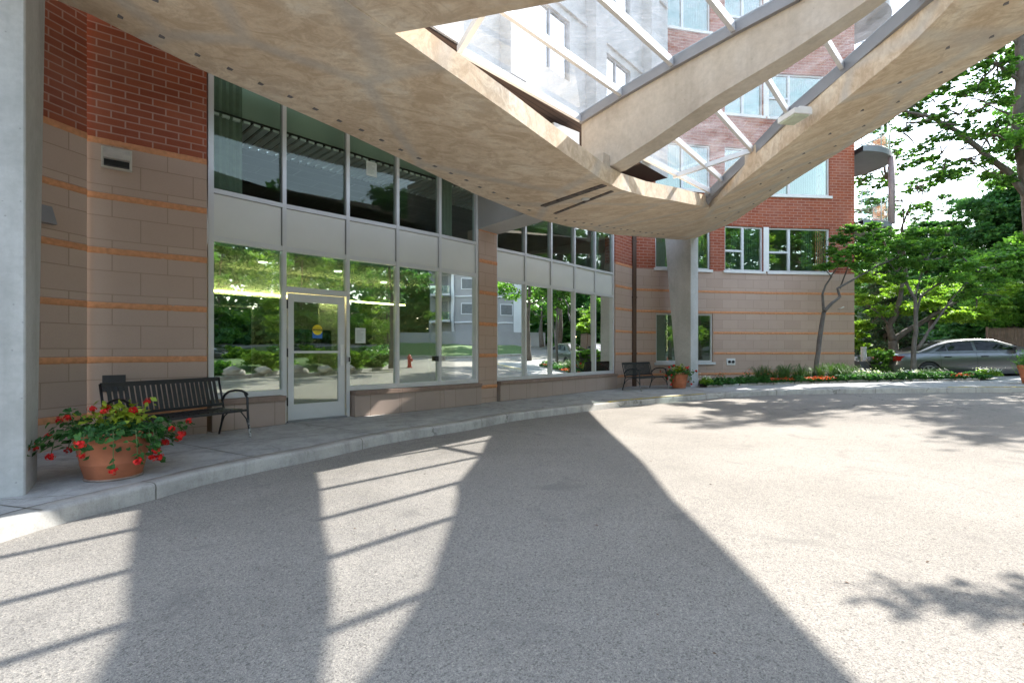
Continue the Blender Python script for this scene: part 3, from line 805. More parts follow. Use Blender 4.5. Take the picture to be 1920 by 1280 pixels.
# ---- lobby
W0, W1_ = V3(-5.0, 7.3), V3(3.6, 16.3)
def inn(p, d): return p-NV*d
mb = MB()
e0, e1 = W0+EV*0.2, W1_-EV*0
for (z) in (.0, ):
    mb.quad(*[(p.x, p.y, z) for p in (inn(e0, .16), inn(e1, .16), inn(e1, 6), inn(e0, 6))])
mb.build('lobby_floor', simple('lobby_floor_tile', (.16, .15, .135), .25, 0, .1, 2), bld)
mb = MB(); 
mb.quad(*[(p.x, p.y, 2.90) for p in (inn(e0, .13), inn(e0, 6), inn(e1, 6), inn(e1, .13))])
mb.build('lobby_ceiling', M['cream'], bld)
mb = MB(); mb.quad(*[(p.x, p.y, 3.72) for p in (inn(e0, .12), inn(e1, .12), inn(e1, 5), inn(e0, 5))])
mb.build('upper_floor', M['darkin'], bld)
mb = MB(); mb.quad(*[(p.x, p.y, 5.0) for p in (inn(e0, 1.25), inn(e0, 5), inn(e1, 5), inn(e1, 1.25))], [(0, 0), (0, 5), (12, 5), (12, 0)])
mb.build('upper_ceiling', brick_mat('ceiling_tiles', 1.2, .6, .012, (.36, .36, .35), (.42, .42, .40), (.62, .62, .60)), bld)
mb = MB()
for d, z0, z1 in ((5.8, 0, 2.9), (4.9, 3.72, 5.0)):
    p, q = inn(e0, d), inn(e1, d); mb.quad((p.x, p.y, z0), (q.x, q.y, z0), (q.x, q.y, z1), (p.x, p.y, z1))
for e in (e0, e1):
    for z0, z1, d in ((0, 2.9, 5.9), (3.72, 5.0, 4.95)):
        p, q = inn(e, .14), inn(e, d); mb.quad((p.x, p.y, z0), (q.x, q.y, z0), (q.x, q.y, z1), (p.x, p.y, z1))
mb.build('lobby_wall', M['inwall'], bld)
mb = MB(); nsl = 78
for k in range(nsl):
    u = .25+k*.155; p, q = inn(e0+EV*u, .14), inn(e0+EV*u, 1.25); w_ = EV*.052
    mb.hexa([(a.x, a.y, z) for z in (4.96, 5.0) for a in (p-w_, p+w_, q+w_, q-w_)])
mb.build('ribbed_ceiling', simple('ribbed_metal', (.85, .86, .87), .35, .0, .05, 2), bld)
mb = MB(); p, q = inn(e0, .13), inn(e1, .13); p2_, q2_ = inn(e0, 1.3), inn(e1, 1.3); mb.quad((p.x, p.y, 5.03), (q.x, q.y, 5.03), (q2_.x, q2_.y, 5.03), (p2_.x, p2_.y, 5.03)); mb.build('ceiling_void', M['darkin'], bld)
p, q = inn(e0, .24), inn(e1, .24); mb = MB(); mb.quad((p.x, p.y, 5.04), (q.x, q.y, 5.04), (q.x, q.y, 6.88), (p.x, p.y, 6.88)); mb.build('ceiling_bulkhead', simple('green_grey_bulkhead', (.42, .49, .43), .8, 0, .06, 2), bld)
# vestibule partition with a framed inner window and cove light
def vb(mb, u, d, lu, ld, z0, z1): mb.obox(inn(e0+EV*u, d), EV, NV, lu, ld, z0, z1)
mb = MB(); vb(mb, 0.3, 2.4, .32, .05, 0, 2.9); vb(mb, 3.4, 2.4, .25, .05, 0, 2.9); vb(mb, 1.6, 2.4, 2.1, .05, 2.35, 2.9); vb(mb, 1.9, 2.4, 1.3, .05, 0, .62)
vb(mb, 7.4, 3.4, .35, .06, 0, 2.9); vb(mb, 10.2, 3.0, .30, .3, 0, 2.9); vb(mb, 5.7, 4.2, .3, .3, 0, 2.9)
mb.build('lobby_partition', M['inwall'], bld)
mb = MB()
for (u0, u1, za, zb) in ((.6, 1.72, .62, .66), (.6, 1.72, 2.1, 2.14), (.6, .64, .66, 2.1), (1.68, 1.72, .66, 2.1)): vb(mb, (u0+u1)/2, 2.33, (u1-u0)/2, .02, za, zb)
mb.build('inner_window_frame', M['alu'], bld)
mb = MB(); vb(mb, 1.16, 2.36, .52, .004, .66, 2.1); mb.build('inner_pane', simple('dark_inner_glass', (.015, .03, .022), .05), bld)
for (u0, u1, d, z) in ((.9, 5.4, 2.28, 2.40), (8.2, 9.8, 2.7, 2.5)):
    mb = MB(); mb.tube([inn(e0+EV*u0, d)+Vector((0, 0, z)), inn(e0+EV*u1, d)+Vector((0, 0, z))], .018, 8)
    o = mb.build('cove_light', M['cove'], bld)
for u, d in ((1.5, 1.2), (3, 1.2), (4.6, 2.0), (6.5, 1.6), (8.5, 1.8), (10.5, 1.5), (6, 3.6), (9, 4)):
    mb = MB(); c = inn(e0+EV*u, d); mb.lathe([(0.001, 0), (.07, 0), (.08, .01)], 16, (c.x, c.y, 2.885)); mb.build('downlight', M['lampw'], bld)
# curtains just inside the upper windows at both ends
for (k, M_) in ((M1[0], T1[0]), (M1[4], T1[4]), (M2[4], T2[4])):
    mb = MB()
    for i in range(9):
        c = k+M_*(.10+i*.05)-NV*.22; dd = (EV*.03+NV*(.012 if i % 2 else -.012)); mb.quad((c.x-dd.x, c.y-dd.y, 3.75), (c.x+dd.x, c.y+dd.y, 3.75), (c.x+dd.x, c.y+dd.y, 5.58), (c.x-dd.x, c.y-dd.y, 5.58))
    mb.build('curtain', simple('green_grey_curtain', (.20, .24, .19), .8), bld)
# ---- balconies at the wing's corner
def balcony(z):
    cx, cy = 12.85, 19.9; rx, ry = 2.0, 1.75; N = 28; ang = [R(-90+180*i/N) for i in range(N+1)]
    mb = MB(); P = [(cx+rx*math.cos(a), cy+ry*math.sin(a)) for a in ang]
    mb.face([(x, y, z) for x, y in P][::-1]); mb.face([(x, y, z+.2) for x, y in P])
    for (x0, y0), (x1, y1) in zip(P[:-1], P[1:]): mb.quad((x0, y0, z), (x1, y1, z), (x1, y1, z+.2), (x0, y0, z+.2))
    b_ = mb.build('balcony', simple('balcony_slab_grey', (.22, .24, .26), .7, 0, .06, 2), bld)
    P2 = [(cx+(rx-.07)*math.cos(a), cy+(ry-.07)*math.sin(a)) for a in ang]
    g = MB()
    for (x0, y0), (x1, y1) in zip(P2[:-1], P2[1:]): g.quad((x0, y0, z+.28), (x1, y1, z+.28), (x1, y1, z+1.22), (x0, y0, z+1.22))
    g.build('railing_glass', M['railglass'], b_)
    r = MB(); r.tube([(x, y, z+1.25) for x, y in P2], .022, 8); r.tube([(x, y, z+.26) for x, y in P2], .018, 8)
    for k in range(0, N+1, 4): r.tube([(P2[k][0], P2[k][1], z+.2), (P2[k][0], P2[k][1], z+1.25)], .018, 6)
    r.build('railing', M['alu'], b_, smooth=True)
for z in (5.80, 8.52, 11.3, 14.1): balcony(z)
mb = MB(); mb.tube([(14.35, 18.75, 6.0), (14.35, 18.75, 8.52)], .11, 12); mb.build('balcony_post', simple('mauve_post', (.33, .26, .27), .6), bld, smooth=True)

# ------------------------------------------------------------ the canopy
can = thing('entrance_canopy', 'sweeping concrete entrance canopy with a glazed skylight, carried on two tapered columns', 'canopy', (1, 8, 0))
def res(P, n):
    P = [Vector(p) for p in P]; L = cum(P); T = L[-1]; out = []
    for i in range(n+1):
        s = T*i/n; k = 0
        while k < len(P)-2 and s > L[k+1]: k += 1
        t = (s-L[k])/(L[k+1]-L[k]); p0 = P[max(k-1, 0)]; p1 = P[k]; p2 = P[k+1]; p3 = P[min(k+2, len(P)-1)]
        out.append(p1.lerp(p2, t))
    return out
oL = [Vector((-5.45, 4.3, 4.95)), U(88, -6, 3.63), U(165, 25, 3.5), U(250, 68, 3.38), U(390, 137, 3.22), U(525, 195, 3.08), U(637, 244, 2.98), U(893, 365, 2.76), U(1008, 411, 2.63)]
oR = [U(1008, 411, 2.63), U(1075, 427, 2.80), U(1150, 440, 3.0), U(1280, 450, 3.55)]
iL = [Vector((-3.0, 2.9, 4.75)), Vector((-2.2, 3.8, 4.5)), U(740, 62, 3.12), U(807, 110, 3.03), U(960, 217, 2.78), U(1047, 280, 2.66), U(1133, 340, 2.60), U(1163, 355, 2.60)]
iR = [U(1163, 355, 2.60), U(1210, 368, 2.74), U(1267, 377, 2.92), U(1330, 390, 3.2)]
oX = [U(1280, 450, 3.55), U(1300, 448.5, 3.7), U(1373, 418, 3.95), U(1497, 333, 4.18), U(1664, 230, 4.2), U(1783, 149, 4.2), U(1920, 64, 4.2), Vector((6.75, 4.2, 5.45)), Vector((6.2, 2.0, 5.4)), Vector((4.8, .9, 5.2))]
iX = [U(1330, 390, 3.2), U(1400, 334, 3.30), U(1471, 277, 3.42), U(1580, 190, 3.62), U(1689, 102, 3.8), U(1779, 14, 4.0), Vector((4.95, 5.1, 5.35)), Vector((4.75, 4.0, 5.3)), Vector((4.2, 3.3, 5.15))]
N1, N2, N3 = 40, 20, 44
out = res(oL, N1)+res(oR, N2)[1:]+res(oX, N3)[1:]
inn_ = res(iL, N1)+res(iR, N2)[1:]+res(iX, N3)[1:]
TH_O = .55
def thi(i): return .27 if i <= N1+N2 else min(.5, .27+(i-N1-N2)*.06)
mb = MB(); n = len(out); SUB = 6
rows = []
for i in range(n):
    r_ = [inn_[i].lerp(out[i], k/SUB) for k in range(SUB+1)]
    r_ += [out[i]+Vector((0, 0, TH_O)), inn_[i]+Vector((0, 0, thi(i)))]
    rows.append(r_)
m_ = SUB+3
for r_ in rows: mb.v += [tuple(p) for p in r_]
for i in range(n-1):
    for k in range(m_):
        a, b = i*m_+k, i*m_+(k+1) % m_; mb.f.append((a, b, b+m_, a+m_)); mb.uv.append([(0,0)]*4)
mb.f.append(tuple(range(m_))); mb.uv.append([(0,0)]*m_); mb.f.append(tuple((n-1)*m_+k for k in range(m_))[::-1]); mb.uv.append([(0,0)]*m_)
ring = mb.build('concrete_ring', M['soffit'], can, fixn=True)
# closing slab towards the road (beam A)
fA = [U(740, 62, 3.12), U(860, 40.5, 3.12), U(960, 20, 3.15), U(1065, 0, 3.2), Vector((2.2, 3.95, 4.6)), Vector((3.4, 3.65, 4.85)), Vector((4.3, 3.4, 5.1))]
nA = [Vector((-2.9, 3.1, 4.75)), Vector((-1.6, 3.3, 4.5)), Vector((-.6, 3.2, 4.4)), Vector((.6, 2.9, 4.45)), Vector((2.0, 2.5, 4.62)), Vector((3.2, 2.0, 4.85)), Vector((4.5, 1.2, 5.1))]
fa, na = res(fA, 24), res(nA, 24)
mb = MB()
for i in range(25):
    mb.v += [tuple(fa[i]-Vector((0,0,.004))), tuple(na[i]-Vector((0,0,.004))), tuple(na[i]+Vector((0, 0, .7))), tuple(fa[i]+Vector((0, 0, .6)))]
for i in range(24):
    for k in range(4): a, b = i*4+k, i*4+(k+1) % 4; mb.f.append((a, b, b+4, a+4)); mb.uv.append([(0,0)]*4)
mb.f.append((0, 1, 2, 3)); mb.uv.append([(0,0)]*4); mb.f.append((99, 98, 97, 96)); mb.uv.append([(0,0)]*4)
mb.build('closing_beam', M['soffit'], can, fixn=True)
# the rising cross beam (B)
B0 = V3(1.75, 7.6)
BV = Vector((.6, -.8, 0))
def Bp(s, H, w_=0): p = B0+BV*s+EV*w_; return Vector((p.x, p.y, EYE+H))
bt = [(-.96, 3.82), (-.075, 3.89), (.844, 3.93), (1.735, 3.95), (2.5, 3.95), (3.3, 4.08), (4.6, 4.4)]
bb = [(-.96, 2.98), (-.28, 2.90), (.5, 3.05), (1.46, 3.27), (2.31, 3.39), (3.02, 3.54), (3.8, 3.76), (4.6, 4.0)]
def itp(tab, s):
    for (a, b), (c, d) in zip(tab[:-1], tab[1:]):
        if s <= c: return b+(d-b)*(s-a)/(c-a)
    return tab[-1][1]
ss = [-.96+5.3*i/30 for i in range(31)]; W_B = .36
def WB(s): return .36-.14*min(1, max(0, (s-1.2)/2.4))
mb = MB()
for s in ss: mb.v += [tuple(Bp(s, itp(bb, s))), tuple(Bp(s, itp(bb, s), WB(s))), tuple(Bp(s, itp(bt, s), WB(s))), tuple(Bp(s, itp(bt, s)))]
for i in range(30):
    for k in range(4): a, b = i*4+k, i*4+(k+1) % 4; mb.f.append((a, b, b+4, a+4)); mb.uv.append([(0,0)]*4)
mb.f.append((0, 1, 2, 3)); mb.uv.append([(0,0)]*4); m0 = 30*4; mb.f.append((m0+3, m0+2, m0+1, m0)); mb.uv.append([(0,0)]*4)
mb.build('cross_beam', M['conc'], can, fixn=True)
# slab added over the canopy-wall slot to block sun from the left wall
mb = MB(); a0, a1 = V3(-6.6, 4.6), V3(1.6, 13.6)
for z_ in (5.78, 5.84): mb.quad(*[(p.x, p.y, z_) for p in (a0-NV*.35, a1-NV*.35, a1+NV*2.15, a0+NV*2.6)], [(0, 0), (12, 0), (12, 2.5), (0, 2.5)])
mb.build('sun_blocking_slab', M['darkwood'], can)
# seat block where the beam lands on the ring
mb = MB(); c = B0+NV*(-.42)-EV*.03; mb.obox(c, NV, EV, .09, .10, EYE+2.84, EYE+3.07); c = B0+NV*(-.62)-EV*.05; mb.obox(c, NV, EV, .07, .10, EYE+2.80, EYE+3.0); mb.build('bearing_block', M['conc'], can)
# dark rusty joint strips and a round lamp in the soffit
def on_soffit(px, py, lift=-.006):
    # intersect the view ray with the ruled soffit
    o = Vector((0, 0, EYE)); d = Vector(((px-960)/F, 1, (HORIZ-py)/F)); best = None
    from mathutils.geometry import intersect_ray_tri
    for i in range(n-1):
        for k in range(SUB):
            q = [rows[i][k], rows[i][k+1], rows[i+1][k+1], rows[i+1][k]]
            for tri in ((q[0], q[1], q[2]), (q[0], q[2], q[3])):
                h = intersect_ray_tri(tri[0], tri[1], tri[2], d, o, True)
                if h is not None and (best is None or (h-o).length < (best-o).length): best = h
    return best+Vector((0, 0, lift)) if best else None
jm = NT('rusty_joint'); v = jm.coord(); jm.base(jm.ramp(jm.noise(v, 9, 6, .7), [(.35, (.05, .04, .035)), (.55, (.13, .11, .10)), (.7, (.20, .13, .08))])); jm.rough(.9)
for (a, b, wd) in (((1018, 386), (1146, 342), .11), ((1040, 400), (1160, 353), .06)):
    mb = MB(); pts = [on_soffit(a[0]+(b[0]-a[0])*k/10, a[1]+(b[1]-a[1])*k/10, -.004) for k in range(11)]; pts = [p for p in pts if p]
    for p, q in zip(pts[:-1], pts[1:]):
        t = (q-p).normalized(); sd = t.cross(Vector((0, 0, 1))).normalized()*wd/2
        mb.hexa([p-sd-Vector((0,0,.012)), q-sd-Vector((0,0,.012)), q+sd-Vector((0,0,.012)), p+sd-Vector((0,0,.012)), p-sd+Vector((0,0,.01)), q-sd+Vector((0,0,.01)), q+sd+Vector((0,0,.01)), p+sd+Vector((0,0,.01))])
    mb.build('joint_strip', jm.m, can)
p = on_soffit(1098, 373)
if p:
    mb = MB(); mb.lathe([(.001, -.012), (.055, -.012), (.075, -.004), (.08, .02)], 20, tuple(p)); mb.build('recessed_lamp', M['cream'], can, smooth=True)
# form-tie plugs
dots = [(293,1),(228,33),(305,70),(372,104),(432,130),(490,158),(545,182),(592,205),(637,227),(678,244),(716,263),(752,281),(786,297),(816,312),(846,325),(875,338),(900,351),(926,361),(952,372),(973,385),(993,394),(1042,409),(1060,413),(1077,415.5),(1094,418),(1109,420),(1124,422.5),(1138,425),(1151,427.5),(1164,429.5),(1176,431),(1188,433),(1200,434.5),(1211,436),(1222,437),(1233,438.5),(1243,439.5),
        (1886,7),(1859,69),(1776,90),(1763,136),(1686,155),(1683,191),(1616,207),(1619,236),(1555,251),(1565,274),(1506,288),(1517,306),(1464,319),(1477,333),(1425,345),(1443,357),(1395,370),(1412,382),(1367,390),(1384,398),(1341,408),(1358,414)]
plug = simple('plug_mortar', (.16, .15, .15), .9, 0, .2, 20)
for k, (x, y) in enumerate(dots):
    p = on_soffit(x, y, 0)
    if not p: continue
    mb = MB(); s = .032
    mb.obox((p.x, p.y), EV, NV, s, s*.8, p.z-.004, p.z+.015); mb.build('tie_plug', plug, can)
# ---- columns
def column(nc, bot, top, wid, zt, lab):
    a = V3(*nc); mb = MB()
    def sec(L, w2): return [a, a-EV*w2, a-EV*w2-NV*L, a-NV*L]
    return a, sec
def make_col(near, Lb, Lt, wv, z0, zt, lab, NV=NV):
    mb = MB(); a = V3(*near)
    secs = []
    for k in range(9):
        f = k/8; L = Lb+(Lt-Lb)*f; z = z0+(zt-z0)*f; b = .012
        secs.append([(a.x+q.x, a.y+q.y, z) for q in (wv*0-NV*b, -NV*(L-b), -NV*L+wv.normalized()*b, wv-NV*L-wv.normalized()*b, wv-NV*(L-b), wv-NV*b, wv-wv.normalized()*b, wv.normalized()*b)])
    for s in secs: mb.v += s
    for k in range(8):
        for j in range(8): p, q = k*8+j, k*8+(j+1) % 8; mb.f.append((p, q, q+8, p+8)); mb.uv.append([(0,0)]*4)
    mb.f.append(tuple(range(8))); mb.uv.append([(0,0)]*8)
    o = mb.build('column', M['colc'], can, fixn=True); o['label'] = lab; return o
make_col((-4.19, 4.27), .54, 1.02, Vector((-.81, -.588, 0))*.9, -.05, 5.15, 'broad grey concrete column rising by the near flower pot', Vector((.588, -.81, 0)))
make_col((5.86, 16.25), .47, .92, EV*.58, -.05, 5.1, 'slanted grey concrete column beyond the far bench')
# ---- skylight: frames, bars and dirty panes
def Hl(s): return itp(bt, s)
j_s = [-.96, -.075, .844, 1.735, 2.5, 3.35, 4.1]
bars = MB(); gl = []
LLEN = [2.69, 4.6, 5.0, 5.3, 5.6, 5.8, 6.0]
def Lp(i, f): return Bp(j_s[i], Hl(j_s[i])+.05, 0)-EV*(LLEN[i]*f)
for i in range(7): bars_i = bars.bar(Lp(i, 0), Lp(i, 1), .055, .10)
mb_bar_end = (Lp(0, 1), Lp(1, 2.84/LLEN[1]))
bars.bar(mb_bar_end[0], mb_bar_end[1], .07, .09)
bars.build('glazing_bar', M['alu'], can)
fr = MB()
for i in range(6): fr.bar(Bp(j_s[i], Hl(j_s[i])+.05, -.01), Bp(j_s[i+1], Hl(j_s[i+1])+.05, -.01), .10, .16)
skf = fr.build('skylight_edge_frame', M['aludark'], can)
def pane(pts, par):
    g = MB(); g.face(pts, [(0,0)]*len(pts)); return g.build('pane', M['skyglass'], par)
UPZ = Vector((0, 0, .055))
for i in range(6):
    if i == 0:
        pane([Lp(0, 0)+UPZ, Lp(1, 0)+UPZ, mb_bar_end[1]+UPZ, mb_bar_end[0]+UPZ], skf)
        a, b = mb_bar_end[0], mb_bar_end[1]
        pane([a+UPZ, b+UPZ, Lp(1, 1)+UPZ, a-EV*1.9+NV*.1+UPZ], skf)
    else: pane([Lp(i, 0)+UPZ, Lp(i+1, 0)+UPZ, Lp(i+1, 1)+UPZ, Lp(i, 1)+UPZ], skf)
# right hand field between the beam and the rising arm of the ring
RF = [Vector((4.40, 10.95, EYE+3.47)), Vector((4.47, 10.5, EYE+3.57)), Vector((4.60, 9.45, EYE+3.77)), Vector((4.63, 8.3, EYE+3.94)), Vector((4.87, 7.3, EYE+4.14)), Vector((5.05, 6.1, EYE+4.33)), Vector((4.98, 5.3, EYE+4.4))]
LS = j_s
bars = MB()
for k in range(1, 7): bars.bar(Bp(LS[k], Hl(LS[k])+.05, W_B), RF[k], .055, .10)
lf0 = Bp(-.96, 3.80, W_B)
bars.bar(lf0, RF[0], .055, .10)
c1 = Bp(0, Hl(0)+.05, W_B).lerp(RF[1], 0.0)
x1 = U(1258, 340, 3.50); x2 = RF[2]
bars.bar(U(1262, 331, 3.55), Vector((4.52, 9.4, EYE+3.76)), .06, .085)
bars.build('glazing_bar', M['alu'], can)
fr = MB()
for a, b in zip(RF[:-1], RF[1:]): fr.bar(a-Vector((0,0,.04)), b-Vector((0,0,.04)), .11, .20)
fr.bar(RF[0]-EV*.0, RF[0]+(RF[0]-RF[1])*.7-Vector((0, 0, .1)), .11, .2)
rfr = fr.build('skylight_edge_frame', M['aludark'], can)
prev = (lf0, RF[0])
for k in range(1, 7):
    a, b = Bp(LS[k], Hl(LS[k])+.05, W_B), RF[k]; pane([prev[0]+UPZ, prev[1]+UPZ, b+UPZ, a+UPZ], rfr); prev = (a, b)
# rain-stained box light on the arm
fl = thing('wall_light', 'white box light fixed to the inner face of the rising canopy arm', 'light', tuple(U(1492, 222, 3.62)))
c = U(1492, 222, 3.62); tv = (Vector((4.87, 7.3, 0))-Vector((4.52, 9.4, 0))).normalized(); nv = Vector((tv.y, -tv.x, 0))
if nv.x > 0: nv = -nv
mb = MB(); mb.obox((c.x+nv.x*.02, c.y+nv.y*.02), tv, nv, .19, .15, c.z-.01, c.z+.07); mb.obox((c.x-nv.x*.05, c.y-nv.y*.05), tv, nv, .15, .10, c.z+.07, c.z+.12); mb.build('housing', M['white'], fl, bevel=.01)
mb = MB(); mb.obox((c.x+nv.x*.03, c.y+nv.y*.03), tv, nv, .16, .12, c.z-.035, c.z-.01); mb.build('diffuser', simple('milky_plastic', (.5, .55, .42), .4), fl, bevel=.008)
ORD = 'first second third fourth fifth sixth seventh eighth ninth tenth eleventh twelfth thirteenth fourteenth fifteenth sixteenth seventeenth eighteenth nineteenth twentieth twenty-first twenty-second twenty-third twenty-fourth twenty-fifth twenty-sixth twenty-seventh twenty-eighth'.split()
def number_labels(objs, fmt, key=lambda o: o.location.x/max(o.location.y, .1)):
    for k, o in enumerate(sorted(objs, key=key)): o['label'] = fmt.replace('#', ORD[k])
# ------------------------------------------------------------ benches
def make_bench(label, loc, rz, group):
    """local: x along the seat (0..1.5), -y towards the front, z up"""
    t = thing('bench', label, 'bench', loc, rz, group); L = 1.5
    mb = MB(); b = Vector((0, .0, .40)); 
    def bk(z): return .06+(z-.40)*.27          # raked back
    ns = 22
    for i in range(ns):
        x = .05+(L-.10)*(i+.5)/ns; w_ = .022
        mb.hexa([(x-w_, bk(.46)-.004, .46), (x+w_, bk(.46)-.004, .46), (x+w_, bk(.46)+.004, .46), (x-w_, bk(.46)+.004, .46),
                 (x-w_, bk(.80)-.004, .80), (x+w_, bk(.80)-.004, .80), (x+w_, bk(.80)+.004, .80), (x-w_, bk(.80)+.004, .80)])
    mb.build('back_slats', M['black'], t, world=False)
    mb = MB(); mb.bar((0, bk(.815), .815), (L, bk(.815), .815), .02, .06); mb.bar((0, bk(.45), .45), (L, bk(.45), .45), .02, .04)
    mb.build('back_rail', M['black'], t, world=False, bevel=.004)
    mb = MB()
    for i in range(ns):
        x = .05+(L-.10)*(i+.5)/ns; w_ = .022
        pr = [(.05, .405), (-.10, .395), (-.32, .405), (-.42, .41), (-.46, .395)]
        for (y0, z0), (y1, z1) in zip(pr[:-1], pr[1:]): mb.hexa([(x-w_, y1, z1-.007), (x+w_, y1, z1-.007), (x+w_, y0, z0-.007), (x-w_, y0, z0-.007), (x-w_, y1, z1), (x+w_, y1, z1), (x+w_, y0, z0), (x-w_, y0, z0)])
    mb.build('seat', M['black'], t, world=False)
    mb = MB(); mb.bar((0, -.45, .385), (L, -.45, .385), .03, .03); mb.bar((0, .05, .39), (L, .05, .39), .03, .03); mb.bar((0, -.2, .375), (L, -.2, .375), .03, .02)
    mb.build('seat_frame', M['black'], t, world=False)
    worn = NT('worn_black_metal'); v = worn.coord(); sp = worn.n('SeparateXYZ'); worn.l(v, sp.inputs[0])
    f = worn.math('MULTIPLY', worn.ramp(worn.noise(v, 28, 4, .7), [(.47, (0,0,0)), (.5, (1,1,1))]), worn.ramp(sp.outputs[2], [(.10, (1,1,1)), (.26, (0,0,0))]))
    worn.base(worn.mix(f, (.022, .024, .028), (.5, .5, .48))); worn.rough(.45)
    for x in (0, L):
        mb = MB(); mb.tube([(x, bk(.82), .83), (x, bk(.5), .5), (x, .055, .38), (x, .10, .18), (x, .16, 0)], .015, 8); mb.build('leg', M['black'], t, world=False, smooth=True)
        mb = MB(); mb.tube([(x, -.40, .62), (x, -.455, .55), (x, -.46, .40), (x, -.475, .2), (x, -.52, .0)], .016, 8); mb.build('leg', worn.m, t, world=False, smooth=True)
        mb = MB(); mb.tube([(x, bk(.52), .50), (x, .03, .585), (x, -.06, .635), (x, -.2, .66), (x, -.34, .655), (x, -.44, .62), (x, -.455, .595)], .017, 8); mb.build('armrest', M['black'], t, world=False, smooth=True)
        mb = MB(); mb.tube([(x, .125, .12), (x, .04, .27), (x, -.08, .35), (x, -.2, .375), (x, -.32, .35), (x, -.43, .26), (x, -.485, .12)], .009, 6); mb.build('brace', M['black'], t, world=False, smooth=True)
    return t
# front direction is local -y: rotate so that x runs along the wall
def bench_at(p_rl, p_rr, lab):
    dx = p_rr[0]-p_rl[0]; dy = p_rr[1]-p_rl[1]; a = math.atan2(dy, dx); return make_bench(lab, (p_rl[0], p_rl[1], 0), a, 'black metal benches by the entrance')
bench_at((-4.83, 5.93), (-4.20, 7.29), 'black slatted metal bench against the beige block wall, left of the entrance door')
bench_at((3.52, 15.22), (4.62, 16.2), 'small black metal bench far along the pavement between the lobby windows and the concrete column')

# ------------------------------------------------------------ flower pots and plants
def pot(label, c, R1, R0, H, group=None):
    t = thing('flower_pot', label, 'flower pot', c, 0, group)
    k = H/.46
    mb = MB(); pr = [(.001, .0), (R0*.96, 0), (R0, .012), (R0+(R1-R0)*.33, .15*k), (R0+(R1-R0)*.345, .153*k), (R0+(R1-R0)*.36, .165*k), (R0+(R1-R0)*.345, .175*k), (R0+(R1-R0)*.64, .33*k), (R0+(R1-R0)*.70, .345*k), (R0+(R1-R0)*.70, .36*k), (R1*.90, .375*k)]
    mb.lathe(pr, 48); mb.build('body', M['terra'], t, smooth=True, world=False)
    mb = MB(); mb.lathe([(R1*.90, .372*k), (R1*.93, .38*k), (R1*.96, .405*k), (R1*.99, .425*k), (R1, .445*k), (R1*.985, .46*k), (R1*.94, .46*k), (R1*.91, .44*k), (R1*.88, .39*k)], 48); mb.build('rim', M['terra'], t, smooth=True, world=False)
    mb = MB(); mb.lathe([(R1*.90, .41*k), (.001, .43*k)], 32); mb.build('soil', M['soil'], t, world=False)
    mb = MB(); mb.lathe([(.001, 0), (R0*1.05, 0), (R0*1.06, .016), (R0*.98, .018)], 40); mb.build('saucer', simple('stained_saucer', (.30, .22, .18), .9, 0, .2, 12), t, smooth=True, world=False)
    return t
def round_leaves(name, pts, size, mat, t, seed=0):
    """palmate geranium leaves: ruffled discs of 10 triangles"""
    rs = random.Random(seed); mb = MB(); tint = []
    for (p, n_) in pts:
        n_ = (Vector(n_)+Vector([rs.gauss(0, .45) for _ in range(3)])).normalized(); a = n_.cross(Vector((rs.random(), rs.random(), .1))).normalized(); b = n_.cross(a)
        s = size*rs.uniform(.6, 1.25); tv = rs.gauss(.5, .2); k = 10; i0 = len(mb.v); mb.v.append(tuple(Vector(p)-n_*s*.10))
        for j in range(k):
            an = 2*math.pi*(j+.5*rs.random())/k; rr = s*.5*(1.0+.16*math.cos(5*an)+rs.uniform(-.08, .08)); 
            if j == 0: rr *= .35
            mb.v.append(tuple(Vector(p)+a*math.cos(an)*rr+b*math.sin(an)*rr+n_*s*.10*math.cos(an*2.5)))
        for j in range(k): mb.f.append((i0, i0+1+j, i0+1+(j+1) % k)); mb.uv.append([(0,0)]*3); tint.append(tv)
    o = mb.build(name, mat, t, world=False); at_ = o.data.attributes.new('tint', 'FLOAT', 'FACE'); at_.data.foreach_set('value', [max(0, min(1, x)) for x in tint]); return o
def floret(mb, tint, c, s, rs, n=14):
    for _ in range(n):
        d = Vector((rs.gauss(0, 1), rs.gauss(0, 1), rs.gauss(0, .8))).normalized(); q = c+d*s*rs.uniform(.35, 1)
        a = d.cross(Vector((.3, .2, 1))).normalized(); b = d.cross(a); r_ = s*.42; i0 = len(mb.v)
        mb.v.append(tuple(q-d*r_*.2)); k = 5; tv = max(0, min(1, rs.gauss(.5, .25)))
        for j in range(k*2):
            an = math.pi*j/k; rr = r_*(1 if j % 2 == 0 else .55); mb.v.append(tuple(q+a*math.cos(an)*rr+b*math.sin(an)*rr))
        for j in range(k*2): mb.f.append((i0, i0+1+j, i0+1+(j+1) % (k*2))); mb.uv.append([(0,0)]*3); tint.append(tv)
